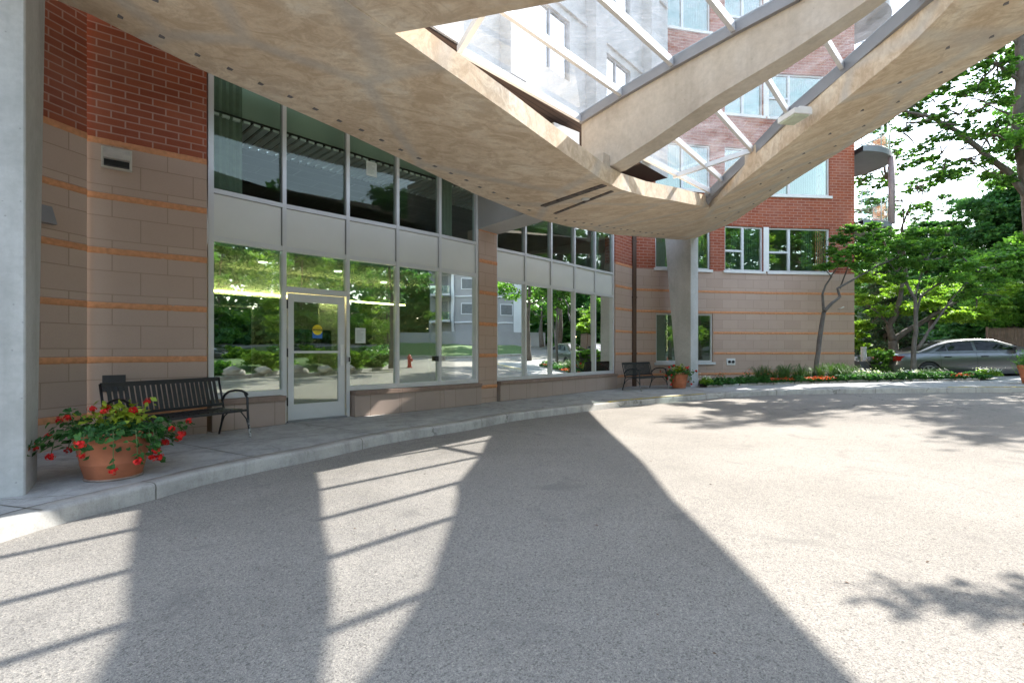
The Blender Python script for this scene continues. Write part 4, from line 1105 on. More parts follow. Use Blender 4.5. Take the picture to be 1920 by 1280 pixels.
def geranium(label, c, R1, H, seed, spread=1.0, coleus=True, group=None, nl=420):
    rs = random.Random(seed); t = thing('geranium', label, 'plant', (c[0], c[1], c[2]+H*.9), 0, group)
    pts = []; st = MB(); FL = []
    for k in range(nl):
        an = rs.uniform(0, 2*math.pi); rr = R1*rs.random()**.5*1.05; z = .03+.11*rs.random()*(1.2-rr/R1)
        pts.append((Vector((rr*math.cos(an), rr*math.sin(an), z)), (math.cos(an)*.5, math.sin(an)*.5, 1)))
    # trailing shoots over the rim
    for k in range(int(20*spread)):
        an = rs.uniform(0, 2*math.pi); ln = R1*rs.uniform(.45, 1.05)*spread; dz = rs.uniform(-.30, .13)*H/.46; d = Vector((math.cos(an), math.sin(an), 0))
        P = [d*R1*.7+Vector((0, 0, .05)), d*(R1*1.0+ln*.25)+Vector((0, 0, .07+max(dz, 0)*.5)), d*(R1*1.02+ln*.55)+Vector((0, 0, dz*.45)), d*(R1*1.05+ln*(.75 if dz < 0 else 1))+Vector((0, 0, dz))]
        if dz < -.1: P[2] = d*(R1*1.06+ln*.25)+Vector((0, 0, dz*.35)); P[3] = d*(R1*1.08+ln*.28)+Vector((0, 0, dz))
        st.tube(P, .004, 5)
        for q in range(rs.randint(12, 26)):
            f = rs.random(); i = min(2, int(f*3)); p = P[i].lerp(P[i+1], f*3-i)+Vector([rs.gauss(0, .035) for _ in range(3)])
            pts.append((p, (d.x*.7, d.y*.7, .8)))
        if rs.random() < .85: FL.append(P[3].copy())
    for k in range(11):
        an = rs.uniform(0, 2*math.pi); d = Vector((math.cos(an), math.sin(an), 0)); r_ = R1*rs.uniform(.4, 1.25); top = d*r_+Vector((0, 0, rs.uniform(.12, .30)))
        st.tube([d*r_*.6+Vector((0, 0, .05)), (d*r_*.8+top)/2+Vector((0, 0, .03)), top], .003, 5)
        if rs.random() < .8: FL.append(top.copy())
        else: pts += [(top+Vector([rs.gauss(0, .02) for _ in range(3)]), (0, 0, 1)) for _ in range(3)]
    st.build('stem', M['stem'], t, world=False, smooth=True); round_leaves('leaves', pts, .062, M['lf_ger'], t, seed)
    for q_ in FL:
        fl = MB(); tint = []; floret(fl, tint, q_, .042*rs.uniform(.8, 1.2), rs, 24); o = fl.build('flower_head', M['redfl'], t, world=False); a_ = o.data.attributes.new('tint', 'FLOAT', 'FACE'); a_.data.foreach_set('value', tint)
    if coleus:
        C = []; rsn = np.random.RandomState(seed); P_ = rsn.normal(size=(300, 3))*np.array([.12, .12, .065])*R1/.33+np.array([.02, .05, .16])
        leaf_mesh('coleus_leaves', P_, None, .052, M['lf_coleus'], t, aspect=1.7, world=False)
    return t
pc = Gp(214, 892, 0); pot('large terracotta flower pot on the pavement beside the broad concrete column', (pc.x, pc.y, 0), .335, .225, .46, 'terracotta pots with red geraniums')
geranium('full trailing red geranium with yellow-green coleus in the large near pot', (pc.x, pc.y, 0), .33, .46, 11, 1.25, nl=900, group='red geraniums in pots')
p2 = Gp(1273, 727.5, 0); pot('terracotta flower pot at the end of the far bench, in front of the slanted column', (p2.x, p2.y, gr(p2.x)), .30, .20, .50, 'terracotta pots with red geraniums')
geranium('red geranium in the pot at the end of the far bench', (p2.x, p2.y, 0), .30, .50, 5, .9, nl=450, group='red geraniums in pots')
p3 = Vector((14.62, 13.95, gr(14.62))); pot('terracotta flower pot at the right edge near the parked silver car', tuple(p3), .31, .19, .52)
tt = thing('green_plant', 'feathery green plant in the pot at the right edge', 'plant', (p3.x, p3.y, p3.z+.45))
C = np.random.normal(size=(900, 3))*np.array([.17, .17, .13])+np.array([0, 0, .16]); leaf_mesh('foliage', C, None, .05, M['lf_maple'], tt, aspect=4, world=False)

# ------------------------------------------------------------ cars
def make_car(label, loc, rz, paint, tilt=0, group=None):
    t = thing('parked_car', label, 'car', loc, rz, group); t.rotation_euler = (0, tilt, rz)
    rw, fw, wr = 1.02, 4.2, .345
    def arch(cx, r=.385, n=12): return [(cx+r*math.cos(math.pi*(1-k/n)), max(.24, .32+r*math.sin(math.pi*(1-k/n)))) for k in range(n+1)]
    bot = [(.16, .26), (rw-.40, .24)]+arch(rw)+[(rw+.40, .22), (fw-.40, .22)]+arch(fw)+[(fw+.40, .24), (5.08, .24)]
    topl = [(4.98, .33), (5.02, .50), (4.97, .64), (4.78, .76), (4.4, .865), (4.1, .94), (3.6, .985), (2.4, 1.0), (1.2, 1.005), (.75, 1.01), (.28, .985), (.13, .94), (.075, .80), (.06, .66), (0.0, .60), (.0, .42), (.05, .30)]
    def halfw(x, z):
        e = min(x, 5.24-x); w_ = .885-.16*math.exp(-e/.22)
        if z > .70: w_ -= (z-.70)**1.6*.55
        if z < .45: w_ -= (.45-z)*.22
        return w_
    # grid of side skin: columns along x, rows between bottom and top outline
    xs_ = sorted(set([.02, .06, .1, .16, .22, .3]+[.3+.1*k for k in range(1, 45)]+[4.8, 4.9, 4.98, 5.05, 5.12, 5.18, 5.22]+[round(a[0], 4) for a in arch(rw)+arch(fw)]))
    def ev(tab, x):
        for (x0, z0), (x1, z1) in zip(tab[:-1], tab[1:]):
            if min(x0, x1)-1e-9 <= x <= max(x0, x1)+1e-9 and abs(x1-x0) > 1e-9: return z0+(z1-z0)*(x-x0)/(x1-x0)
        return None
    lowt = [(0.0, .42), (.05, .30), (.16, .26)]+bot[1:]+[(5.2, .33), (5.24, .5)]
    upt = [(0, .6), (.06, .66), (.075, .8), (.13, .94), (.28, .985), (.75, 1.01), (1.2, 1.005), (2.4, 1.0), (3.6, .985), (4.2, .95), (4.65, .87), (5.0, .77), (5.18, .64), (5.24, .5)]
    mb = MB(); NRW = 10; colsn = []
    for x in xs_:
        zl = ev(lowt, x) or .4; zu = ev(upt, x) or .5; zu = max(zu, zl+.02); ring_ = []
        for k in range(NRW+1):
            f = k/NRW; z = zl+(zu-zl)*f; hw = halfw(x, z)
            if f > .93: hw -= .02
            ring_.append((x, -hw, z))
        ring_ += [(x, -hw*.72, zu+.012), (x, 0, zu+.022), (x, hw*.72, zu+.012)]+[(a, -b, c) for a, b, c in ring_[::-1]]
        colsn.append(ring_)
    m_ = len(colsn[0]); mb.v = [v for r_ in colsn for v in r_]
    for i in range(len(colsn)-1):
        for k in range(m_-1): a = i*m_+k; mb.f.append((a, a+m_, a+m_+1, a+1)); mb.uv.append([(0,0)]*4)
    mb.f.append(tuple(range(m_))); mb.uv.append([(0,0)]*m_); mb.f.append(tuple((len(colsn)-1)*m_+k for k in range(m_))[::-1]); mb.uv.append([(0,0)]*m_)
    body = mb.build('body', paint, t, smooth=True, world=False, fixn=True)
    em = body.modifiers.new('edges', 'EDGE_SPLIT'); em.split_angle = R(40)
    # greenhouse
    gh = [(.72, 1.0), (1.05, 1.14), (1.4, 1.27), (1.8, 1.365), (2.3, 1.41), (2.75, 1.415), (3.15, 1.38), (3.6, 1.21), (4.2, .955)]
    mb = MB(); 
    def gy(z): return .80-(z-1.0)*.46
    rings = []
    for (x, z) in gh:
        rings.append([(x, -gy(.98), min(.98, z)), (x, -gy(z)-.004, z-.045 if z > 1.03 else z-.01), (x, -gy(z)+.045, z), (x, 0, z+.022), (x, gy(z)-.045, z), (x, gy(z)+.004, z-.045 if z > 1.03 else z-.01), (x, gy(.98), min(.98, z))])
    mb.v = [v for r_ in rings for v in r_]
    for i in range(len(rings)-1):
        for k in range(6): a = i*7+k; mb.f.append((a, a+7, a+8, a+1)); mb.uv.append([(0,0)]*4)
    mb.build('roof', paint, t, smooth=True, world=False, fixn=True)
    dg = simple('car_window', (.012, .016, .015), .04, 0, .05)
    def side_poly(name, P, mat, o=.006):
        for s in (-1, 1):
            g = MB(); q = [(x, s*(gy(z)+o), z) for x, z in P]; g.face(q if s < 0 else q[::-1]); g.face((q if s > 0 else q[::-1])); g.build(name, mat, t, world=False)
    side_poly('side_window', [(1.27, 1.04), (1.62, 1.04), (1.62, 1.255)], dg)
    side_poly('side_window', [(1.66, 1.04), (2.42, 1.03), (2.42, 1.335), (2.1, 1.325), (1.80, 1.285), (1.66, 1.245)], dg)
    side_poly('side_window', [(2.52, 1.03), (3.78, 1.01), (3.5, 1.14), (3.12, 1.28), (2.9, 1.325), (2.52, 1.34)], dg)
    def endglass(name, a, b, wa, wb):
        g = MB(); (x0, z0), (x1, z1) = a, b; g.face([(x0, -wa, z0), (x0, wa, z0), (x1, wb, z1), (x1, -wb, z1)]); g.build(name, dg, t, world=False)
    endglass('rear_window', (.86, 1.09), (1.62, 1.365), .66, .52); endglass('windscreen', (4.05, 1.05), (3.22, 1.395), .68, .55)
    sb = halfw(2, .8)
    def sidebox(name, x0, x1, z0, z1, mat, o=.006, th=.010):
        for s in (-1, 1):
            g = MB(); y = s*(halfw((x0+x1)/2, (z0+z1)/2)+o); g.box(x0, x1, min(y, y-s*th), max(y, y-s*th), z0, z1); g.build(name, mat, t, world=False, bevel=.004)
    for x in (1.38, 2.47, 3.62):
        for s in (-1, 1):
            g = MB()
            for k in range(8):
                za, zb = .36+.6*k/8, .36+.6*(k+1)/8; xo = (.28*max(0, .62-za) if x > 1.4 and x < 1.4 else 0)
                xa = x-(.34*(max(0, (.80-za)))**1.3 if x < 1.5 else 0)*-1*0; ya, yb = s*(halfw(x, za)+.0025), s*(halfw(x, zb)+.0025)
                g.quad((x-.004, ya, za), (x+.004, ya, za), (x+.004, yb, zb), (x-.004, yb, zb)); g.quad((x+.004, ya, za), (x-.004, ya, za), (x-.004, yb, zb), (x+.004, yb, zb))
            g.build('door_seam', M['black'], t, world=False)
    sidebox('door_handle', 1.50, 1.70, .815, .85, M['black'], .022, .03); sidebox('door_handle', 2.60, 2.80, .81, .845, M['black'], .022, .03)
    sidebox('side_trim', .42, 4.8, .50, .515, simple('trim_grey', (.12, .12, .125), .5), .004, .02)
    for s in (-1, 1):
        g = MB(); g.box(3.52, 3.72, s*.86 if s > 0 else -1.02, 1.02 if s > 0 else -.86, 1.0, 1.12); g.build('wing_mirror', paint, t, world=False, bevel=.03)
        g = MB(); g.box(.045, .32, min(s*.62, s*.81), max(s*.62, s*.81), .73, .90); g.build('tail_light', M['tail'], t, world=False, bevel=.03)
        g = MB(); g.box(4.90, 5.15, min(s*.50, s*.79), max(s*.50, s*.79), .62, .745); g.build('headlight', M['lamp'], t, world=False, bevel=.03)
    g = MB(); g.box(-.03, .14, -.80, .80, .36, .60); g.build('bumper', paint, t, world=False, bevel=.05)
    g = MB(); g.box(.45, 4.8, -.66, .66, .2, .9); g.build('underbody', M['rubber'], t, world=False)
    for cx in (rw, fw):
        for s in (-1, 1):
            g = MB(); c = (cx, s*.77, wr); 
            prof = [(.001, -.08), (.20, -.095), (.235, -.10), (.30, -.105), (.335, -.08), (wr, -.03), (wr, .05), (.32, .10), (.001, .10)]
            i0 = len(g.v); N_ = 28
            for r_, o_ in prof:
                for j in range(N_): a = 2*math.pi*j/N_; g.v.append((cx+r_*math.cos(a), s*(.77-o_), wr-.01+r_*math.sin(a)))
            for k in range(len(prof)-1):
                for j in range(N_): a, b = k*N_+j, k*N_+(j+1) % N_; g.f.append((a, b, b+N_, a+N_)); g.uv.append([(0,0)]*4)
            wo = g.build('wheel', M['rubber'], t, world=False, smooth=True, fixn=True)
            g = MB()
            for k in range(7):
                a = 2*math.pi*k/7; g.bar((cx+.03*math.cos(a), s*.87, wr-.01+.03*math.sin(a)), (cx+.20*math.cos(a), s*.872, wr-.01+.20*math.sin(a)), .05, .02, up=(0, 1, 0))
            g.tube([(cx+.205*math.cos(2*math.pi*j/20), s*.870, wr-.01+.205*math.sin(2*math.pi*j/20)) for j in range(21)], .014, 6, False); g.tube([(cx, s*.86, wr-.01), (cx, s*.89, wr-.01)], .045, 12)
            g.build('rim', M['rim'], wo, world=False)
    return t
cx0 = 13.4
make_car('silver saloon car parked side-on behind the garden bed trees', (cx0+.12, 18.1, gr(cx0)-.135), R(-10), M['silver'], -.03)
make_car('dark car parked further back, half hidden behind the silver car', (16.35, 21.3, gr(17)-.15), 0, M['cardark'], -.03)
make_car('dark blue car parked beyond the planted island', (20.5, -6.5, gr(21)-.15), R(100), M['cardark'], 0)
make_car('white car parked on the drive beyond the island', (18.2, -12.5, gr(18)-.15), R(100), M['carwhite'], 0)

# ------------------------------------------------------------ garden bed
gpx = [(1312,726.5),(1345,726),(1388,723),(1460,720.5),(1530,718.5),(1600,716.5),(1700,714.8),(1790,713.5),(1858,713)]
gf = [Gp(x, y, 0) for x, y in gpx]
gfd = res(gf, 60)
mb = MB(); NRr = 6
for j in range(NRr+1):
    for i, p in enumerate(gfd):
        u = upx(pW, 1280)+i/60*(UW-upx(pW, 1280)) if p.x < 12 else UW
        q = at(pW, min(UW, upx(pW, 1275)+max(0, (p.x-5.3))*1.02)) if p.x < 12.3 else Vector((p.x+.3, 17.2, 0))
        v = p.lerp(q, j/NRr); z = gr(v.x)+.035+.07*math.sin(math.pi*min(1, j/NRr*.9))+.03*mnoise.noise(Vector((v.x*3, v.y*3, 1)))
        mb.v.append((v.x, v.y, z))
for j in range(NRr):
    for i in range(60): a = j*61+i; mb.f.append((a, a+1, a+62, a+61)); mb.uv.append([(0,0)]*4)
so = mb.build('garden_soil', M['soil'], smooth=True); so['kind'] = 'structure'
# edging stones
es = []; k = 0; s_ = .25; GL = cum(gf); rs = random.Random(3)
while s_ < GL[-1]-.5:
    ln = rs.uniform(.45, .72); a = ppoly(gf, s_/GL[-1]); b = ppoly(gf, min(1, (s_+ln-.02)/GL[-1])); c = (a+b)/2; t_ = (b-a).normalized(); nn = Vector((-t_.y, t_.x, 0))
    mb = MB(); h = rs.uniform(.05, .085); wv = rs.uniform(.10, .14)
    pts = []
    N_ = 8
    for zz, ins in ((-.02, 0), (h*.7, .006), (h, .03)):
        for (fx, fy) in ((-1, -1), (-.3, -1.05), (.4, -.97), (1, -1), (1, 1), (.3, 1.05), (-.4, .97), (-1, 1)):
            v = c+t_*((b-a).length/2-ins)*fx*rs.uniform(.97, 1.0)+nn*(wv/2-ins)*fy+nn*.07; pts.append((v.x, v.y, gr(v.x)+zz+rs.uniform(-.004, .004)))
    mb.v = pts
    for lv in range(2):
        for j in range(N_): p, q = lv*N_+j, lv*N_+(j+1) % N_; mb.f.append((p, q, q+N_, p+N_)); mb.uv.append([(0,0)]*4)
    mb.f.append(tuple(2*N_+j for j in range(N_))); mb.uv.append([(0,0)]*N_)
    o = mb.build('edging_stone', M['stone'], None, origin=(c.x, c.y, gr(c.x)), bevel=.006); tag(o, 'flat grey edging stone lying along the front of the garden bed', 'edging stone', 'edging stones of the garden bed'); s_ += ln
# planting: clumps that can be told apart, plus low ground cover
def in_bed(px, f): 
    a = Gp(px, np.interp(px, [g[0] for g in gpx], [g[1] for g in gpx]), 0); y1 = 17.3 if px < 1600 else 16.9
    x = a.x*(1+(f*(y1-a.y)/a.y)); y = a.y+f*(y1-a.y); return Vector((x, y, gr(x)+.08))
def grass_clump(label, c, h, r_, n_, mat, group):
    t = thing('daylily', label, 'plant', tuple(c), 0, group); mb = MB(); tint = []; rs = random.Random(int(c.x*1000))
    for _ in range(n_):
        an = rs.uniform(0, 2*math.pi); d = Vector((math.cos(an), math.sin(an), 0)); hh = h*rs.uniform(.5, 1.1); sp = r_*rs.uniform(.4, 1.3); b0 = d*rs.uniform(0, .08); w_ = rs.uniform(.006, .011)
        P = [b0, b0+d*sp*.3+Vector((0, 0, hh*.65)), b0+d*sp*.7+Vector((0, 0, hh*.9)), b0+d*sp*1.1+Vector((0, 0, hh*.6))]; sd = Vector((-d.y, d.x, 0)); tv = max(0, min(1, rs.gauss(.5, .2)))
        for i in range(3):
            w0, w1 = w_*(1-.3*i), w_*(1-.3*(i+1)) if i < 2 else .001
            mb.quad(P[i]-sd*w0, P[i]+sd*w0, P[i+1]+sd*w1, P[i+1]-sd*w1); tint.append(tv)
    o = mb.build('leaves', mat, t, world=False); a_ = o.data.attributes.new('tint', 'FLOAT', 'FACE'); a_.data.foreach_set('value', tint); return t
rs = random.Random(21); kinds = []
for k, px in enumerate(list(range(1425, 1600, 13))+list(range(1560, 1760, 24))):
    c = in_bed(px+rs.uniform(-5, 5), rs.uniform(.25, .75)); grass_clump('arching green daylily clump in the garden bed under the windows', c, rs.uniform(.38, .6)*(1 if px < 1600 else .5), rs.uniform(.22, .4), 90, M['grass'], 'daylily clumps in the garden bed')
def leafy(label, c, r_, h, n_, size, mat, name='bedding_plant', group='leafy bedding plants in the garden bed', fl=None, nfl=0):
    t = thing(name, label, 'plant', tuple(c), 0, group); P = np.random.normal(size=(n_, 3)); P /= np.linalg.norm(P, axis=1)[:, None]; P *= (np.random.rand(n_, 1)**.4)*np.array([r_, r_, h*.6]); P[:, 2] = np.abs(P[:, 2])+.03
    leaf_mesh('foliage', P, None, size, mat, t, aspect=1.5, world=False)
    if fl:
        Q = np.random.normal(size=(nfl, 3))*np.array([r_*.5, r_*.5, h*.12])+np.array([0, -.05, h*.62]); _f = leaf_mesh('flowers', Q, None, size*.75, fl, t, aspect=1.1, world=False); _f['kind'] = 'stuff'
    return t
for px, f, kind in [(1325,.15,'s'),(1345,.3,'g'),(1365,.12,'b'),(1388,.25,'b'),(1410,.15,'b'),(1432,.1,'g'),(1450,.06,'r'),(1472,.08,'r'),(1495,.12,'g'),(1515,.05,'o'),(1535,.06,'o'),(1552,.1,'o'),(1575,.1,'g'),(1600,.1,'b'),(1620,.12,'b'),(1640,.12,'b'),(1662,.15,'b'),(1685,.12,'b'),(1705,.2,'w'),(1725,.15,'g'),(1742,.2,'g'),(1760,.25,'b'),(1778,.2,'b'),(1790,.1,'r'),(1802,.1,'r'),(1822,.15,'g'),(1845,.3,'s'),(1862,.3,'s'),(1640,.5,'w'),(1615,.6,'w'),(1590,.5,'g'),(1350,.6,'p'),(1400,.6,'p'),(1440,.5,'p')]:
    c = in_bed(px, f)
    if kind == 's': leafy('light green sedum with flat pinkish heads at the end of the garden bed' , c, .24, .34, 700, .055, M['lf_lime'], 'sedum', 'sedums at the ends of the garden bed', M['whitefl'], 60)
    elif kind in 'ro': leafy('low plant covered in orange-red flowers at the front of the garden bed', c, .2, .16, 380, .05, M['lf_ger'], 'flowering_plant', 'orange-red flowering plants at the front of the bed', M['orangefl'], 95)
    elif kind == 'w': leafy('white-edged leafy plant in the garden bed near the corner of the wall', c, .26, .36, 420, .07, M['lf_dark'], 'bedding_plant', 'white-edged plants in the garden bed', M['whitefl'], 55)
    elif kind == 'p': leafy('sparse plant with small pinkish flowers against the block wall', c, .25, .5, 160, .04, M['lf_ger'], 'tall_flower', 'sparse pink flowering plants by the wall', M['orangefl'], 25)
    else: leafy('dark green leafy bedding plant in the garden bed', c, .26, .27, 800, .06, M['lf_dark'] if kind == 'b' else M['lf_ger'])
mb = []
P = []
for _ in range(9000):
    px = random.uniform(1318, 1860); c = in_bed(px, random.random()**1.3*.95); P.append((c.x, c.y, c.z+random.random()*.10-.02))
gc = leaf_mesh('ground_cover', np.array(P), None, .065, M['lf_ger']); gc['kind'] = 'stuff'

def by_label(txt): return [o for o in bpy.data.objects if o.parent is None and txt in str(o.get('label', ''))]
number_labels(by_label('arching green daylily'), 'arching green daylily clump, # daylily from the left in the garden bed')
number_labels(by_label('dark green leafy bedding'), 'low dark green leafy plant, # from the left along the garden bed')
number_labels(by_label('low plant covered'), 'low plant with orange-red flowers, # from the left at the bed front')
number_labels(by_label('light green sedum'), 'light green sedum with pinkish heads, # sedum from the left in the garden bed')
number_labels(by_label('white-edged leafy'), 'white-edged leafy plant, # white-edged one from the left near the wall corner')
number_labels(by_label('sparse plant with small'), 'sparse plant with small pinkish flowers by the wall, # from the column')
number_labels(by_label('flat grey edging stone'), 'flat grey edging stone, # from the left along the garden bed front')
# ------------------------------------------------------------ trees of the garden bed
def DD(l, d): return [D(x, y, d) for x, y in l]
def cl(px, py, d, rx=.5, rz=.26, ry=None): p = D(px, py, d); return (p.x, p.y, p.z, rx, ry or rx, rz)
random.seed(5); np.random.seed(5)
d1 = 16.7
L1 = [(DD([(1530,708),(1532,675),(1539,620),(1545,584)], d1), .085, .065), (DD([(1545,584),(1542,552),(1548,535),(1560,515),(1575,497)], d1), .05, .015), (DD([(1545,584),(1560,568),(1575,556),(1570,541),(1597,526),(1650,496),(1687,480)], d1-.3), .06, .02),
      (DD([(1560,520),(1548,505),(1540,497)], d1-.2), .02, .006), (DD([(1575,541),(1590,500),(1612,465)], d1+.3), .03, .008), (DD([(1610,520),(1620,480),(1640,450)], d1), .025, .007)]
C1 = [cl(1548,500,16.5,.35,.12),cl(1575,488,16.4,.4,.2),cl(1600,468,16.3,.45,.2),cl(1575,450,17,.38,.16),cl(1625,455,16.6,.5,.22),cl(1655,440,16.5,.5,.2),cl(1640,478,16.2,.5,.2),cl(1610,500,16.4,.45,.18),cl(1680,462,16.4,.5,.22),cl(1665,500,16.7,.45,.16),cl(1705,445,16.8,.45,.18),cl(1560,470,17.1,.3,.14), cl(1595,430,17,.4,.14), cl(1630,425,16.8,.4,.14)]
tree('garden_tree', 'slender young tree in front of the block wall, leaning and forked, with light green leaves', tuple(D(1530,708,d1)), L1, C1, 3.2, .06, M['lf_maple'], M['barkg'], 'small trees in the garden bed', sc=.7)
d3 = 16.3
L3 = [(DD([(1711,706),(1713,657),(1717,605),(1716,560),(1704,540),(1695,520)], d3), .09, .03), (DD([(1718,656),(1740,622),(1759,597),(1785,560),(1812,530)], d3), .055, .015), (DD([(1717,590),(1727,555),(1755,535),(1785,519),(1820,500)], d3+.2), .045, .012), (DD([(1716,560),(1724,525),(1735,490)], d3), .03, .01), (DD([(1700,535),(1680,510),(1665,490)], d3), .025, .008)]
C3 = [cl(1700,490,16.2,.5,.22),cl(1725,462,16,.5,.22),cl(1755,455,16.4,.55,.2),cl(1785,475,16.3,.55,.22),cl(1745,495,16,.5,.2),cl(1812,498,16.2,.5,.2),cl(1840,512,16.4,.5,.2),cl(1790,520,16,.5,.18),cl(1680,520,16.4,.4,.18),cl(1762,525,16.6,.45,.18),cl(1830,540,16.2,.45,.18),cl(1865,530,16.5,.5,.2),cl(1715,435,16.8,.45,.16),cl(1860,560,16.5,.4,.18),cl(1805,555,16.4,.4,.16),cl(1890,500,16.6,.5,.2),cl(1770,430,16.8,.4,.15)]
tree('garden_tree', 'grey multi-stemmed tree in the garden bed in front of the rear of the silver car', tuple(D(1711,706,d3)), L3, C3, 3.2, .06, M['lf_maple'], M['barkg'], 'small trees in the garden bed', sc=.7)
d2 = 19.6
L2 = [(DD([(1677,703),(1676,670),(1674,639)], d2), .19, .16), (DD([(1674,639),(1667,610),(1680,590),(1688,560),(1692,520)], d2), .14, .07), (DD([(1676,637),(1697,622),(1720,610),(1762,584),(1800,560),(1840,535)], d2), .13, .04), (DD([(1667,610),(1650,590),(1630,575)], d2), .05, .015)]
C2 = [cl(1630,560,19.5,.6,.3),cl(1655,585,19.8,.6,.28),cl(1700,575,19.6,.6,.28),cl(1740,570,19.4,.65,.28),cl(1790,590,19.4,.6,.28),cl(1765,545,19.8,.6,.28),cl(1825,590,19.7,.6,.28),cl(1640,520,20,.6,.3),cl(1690,540,20,.6,.3),cl(1860,575,20,.6,.3),cl(1625,610,20,.45,.25),cl(1810,545,20.4,.7,.3),cl(1880,545,20.4,.7,.3),cl(1620,480,21,.7,.3)]
tree('garden_tree', 'thick-trunked brown tree forking low behind the garden bed, with sunlit yellow-green leaves', tuple(D(1677,703,d2)), L2, C2, 2.0, .085, M['lf_lime'], M['bark'], 'small trees in the garden bed')
for k_, (x_, d_, r_) in enumerate([(1652, 18.3, .34), (1668, 17.7, .26)]):
    q_ = D(x_, 700, d_); b = thing('shrub', ['leafy green shrub left of the thick brown tree trunk', 'small leafy shrub at the foot of the thick brown tree'][k_], 'shrub', (q_.x, q_.y, gr(q_.x)-.1)); P, T = blob_pts([(q_.x, q_.y, gr(q_.x)+.25, r_, r_, .28), (q_.x+.1, q_.y, gr(q_.x)+.55, r_, r_, .25), (q_.x-.1, q_.y, gr(q_.x)+.8, r_*.8, r_*.8, .18)], 2.2); leaf_mesh('foliage', P, None, .06, M['lf_maple'], b, tint=T)
b = thing('shrub', 'bright yellow-green bush at the corner of the block wall above the white vent pipe', 'shrub', tuple(D(1617,700,20)))
P, T = blob_pts([cl(1618,645,20,.4,.3), cl(1640,662,20.3,.45,.14), cl(1612,625,20.3,.3,.25)], 1.1); leaf_mesh('foliage', P, None, .10, M['lf_lime'], b, tint=T)
mb = MB(); mb.tube([tuple(D(1617,704,20)), tuple(D(1618,650,20))], [.03, .015], 6); mb.build('stem', M['bark'], b)
# background trees
random.seed(9); np.random.seed(9)
def bigtree(label, px, d, py_top, wpx, lm, n_=12, leaf=.22, dn=1.3, group='trees behind the garden', trunk=.25, py_low=620, ex=()):
    base = D(px, 700, d); H0 = (HORIZ-py_top)/F*d+EYE; Hl_ = max(1.2, (HORIZ-py_low)/F*d+EYE); W_ = wpx/F*d/2
    base.z = gr(base.x)-.1
    limbs = [([Vector((base.x, base.y, base.z)), Vector((base.x+.2, base.y, (Hl_+base.z)/2)), Vector((base.x+.1, base.y+.2, Hl_+.3*(H0-Hl_))), Vector((base.x, base.y, H0*.9))], trunk, .05)]
    cls = []
    for k in range(n_):
        f = (k+.5)/n_; z = Hl_+(H0-Hl_)*f; ww = W_*(math.sin(math.pi*min(.97, .15+.8*f))**.6); a = k*2.4+random.random()
        r_ = W_*random.uniform(.34, .48); x = base.x+math.cos(a)*(ww-r_*.5)*random.uniform(.3, 1); y = base.y+math.sin(a)*(ww-r_*.5)*random.uniform(.3, .9)
        cls.append((x, y, z, r_, r_, r_*.55))
        if k % 3 == 0: limbs.append(([Vector((base.x, base.y, max(base.z+1, z-1.6))), Vector(((x+base.x)/2, (y+base.y)/2, z-.6)), Vector((x, y, z))], trunk*.4, .03))
    return tree('broadleaf_tree', label, tuple(base), limbs, cls, dn, leaf, lm, M['bark'], group)
bigtree('dark green tree rising right of the sky gap, behind the tall bare limb', 1865, 27, 365, 230, M['lf_dark'], 16, .15, 4.0, py_low=560)
bigtree('rounded dark tree behind the middle of the garden', 1740, 30, 425, 190, M['lf_dark'], 13, .16, 3.8, py_low=600)
bigtree('mid green tree just right of the brick corner, beyond the balconies', 1640, 31, 440, 150, M['lf_maple'], 12, .16, 3.4, py_low=610)
bigtree('leafy tree behind the right end of the silver car', 1900, 24, 470, 200, M['lf_maple'], 12, .13, 3.8, py_low=600)
bigtree('far dark tree filling the gap low behind the parked cars', 1790, 36, 500, 260, M['lf_dark'], 13, .2, 3.4, py_low=640)
bigtree('tall dark tree beyond the right edge of the view', 2090, 26, 150, 260, M['lf_dark'], 16, .2, 2.2, py_low=600)
bigtree('broad green tree filling the right edge behind the tall open tree', 1960, 32, 60, 230, M['lf_maple'], 16, .15, 3.4, py_low=520)
# spruce behind the vent pipe
sp_ = thing('spruce', 'blue-green spruce with drooping boughs behind the hose reel', 'tree', tuple(D(1662,700,23)))
mb = MB(); bx = D(1662,700,23); mb.tube([tuple(bx), (bx.x, bx.y, 5.5)], [.16, .03], 8); P = []; 
for k in range(70):
    z = .3+5*k/70; r_ = 2.0*(1-k/80); a = k*2.4; d = Vector((math.cos(a), math.sin(a), 0)); e = Vector((bx.x, bx.y, z))+d*r_+Vector((0, 0, -.35*r_*.6))
    mb.tube([(bx.x, bx.y, z+.1), tuple((Vector((bx.x, bx.y, z))+e)/2+Vector((0, 0, .08))), tuple(e)], [.03, .02, .008], 5)
    m_ = 260; f = np.random.rand(m_, 1)**.6; base_ = np.array([bx.x, bx.y, z]); P.append(base_+(np.array(e)-base_)*f+np.random.normal(size=(m_, 3))*np.array([.14, .14, .07])*(.3+f))
mb.build('trunk', M['bark'], sp_, smooth=True); leaf_mesh('crown', np.concatenate(P), None, .09, M['lf_blue'], sp_, aspect=3.5)
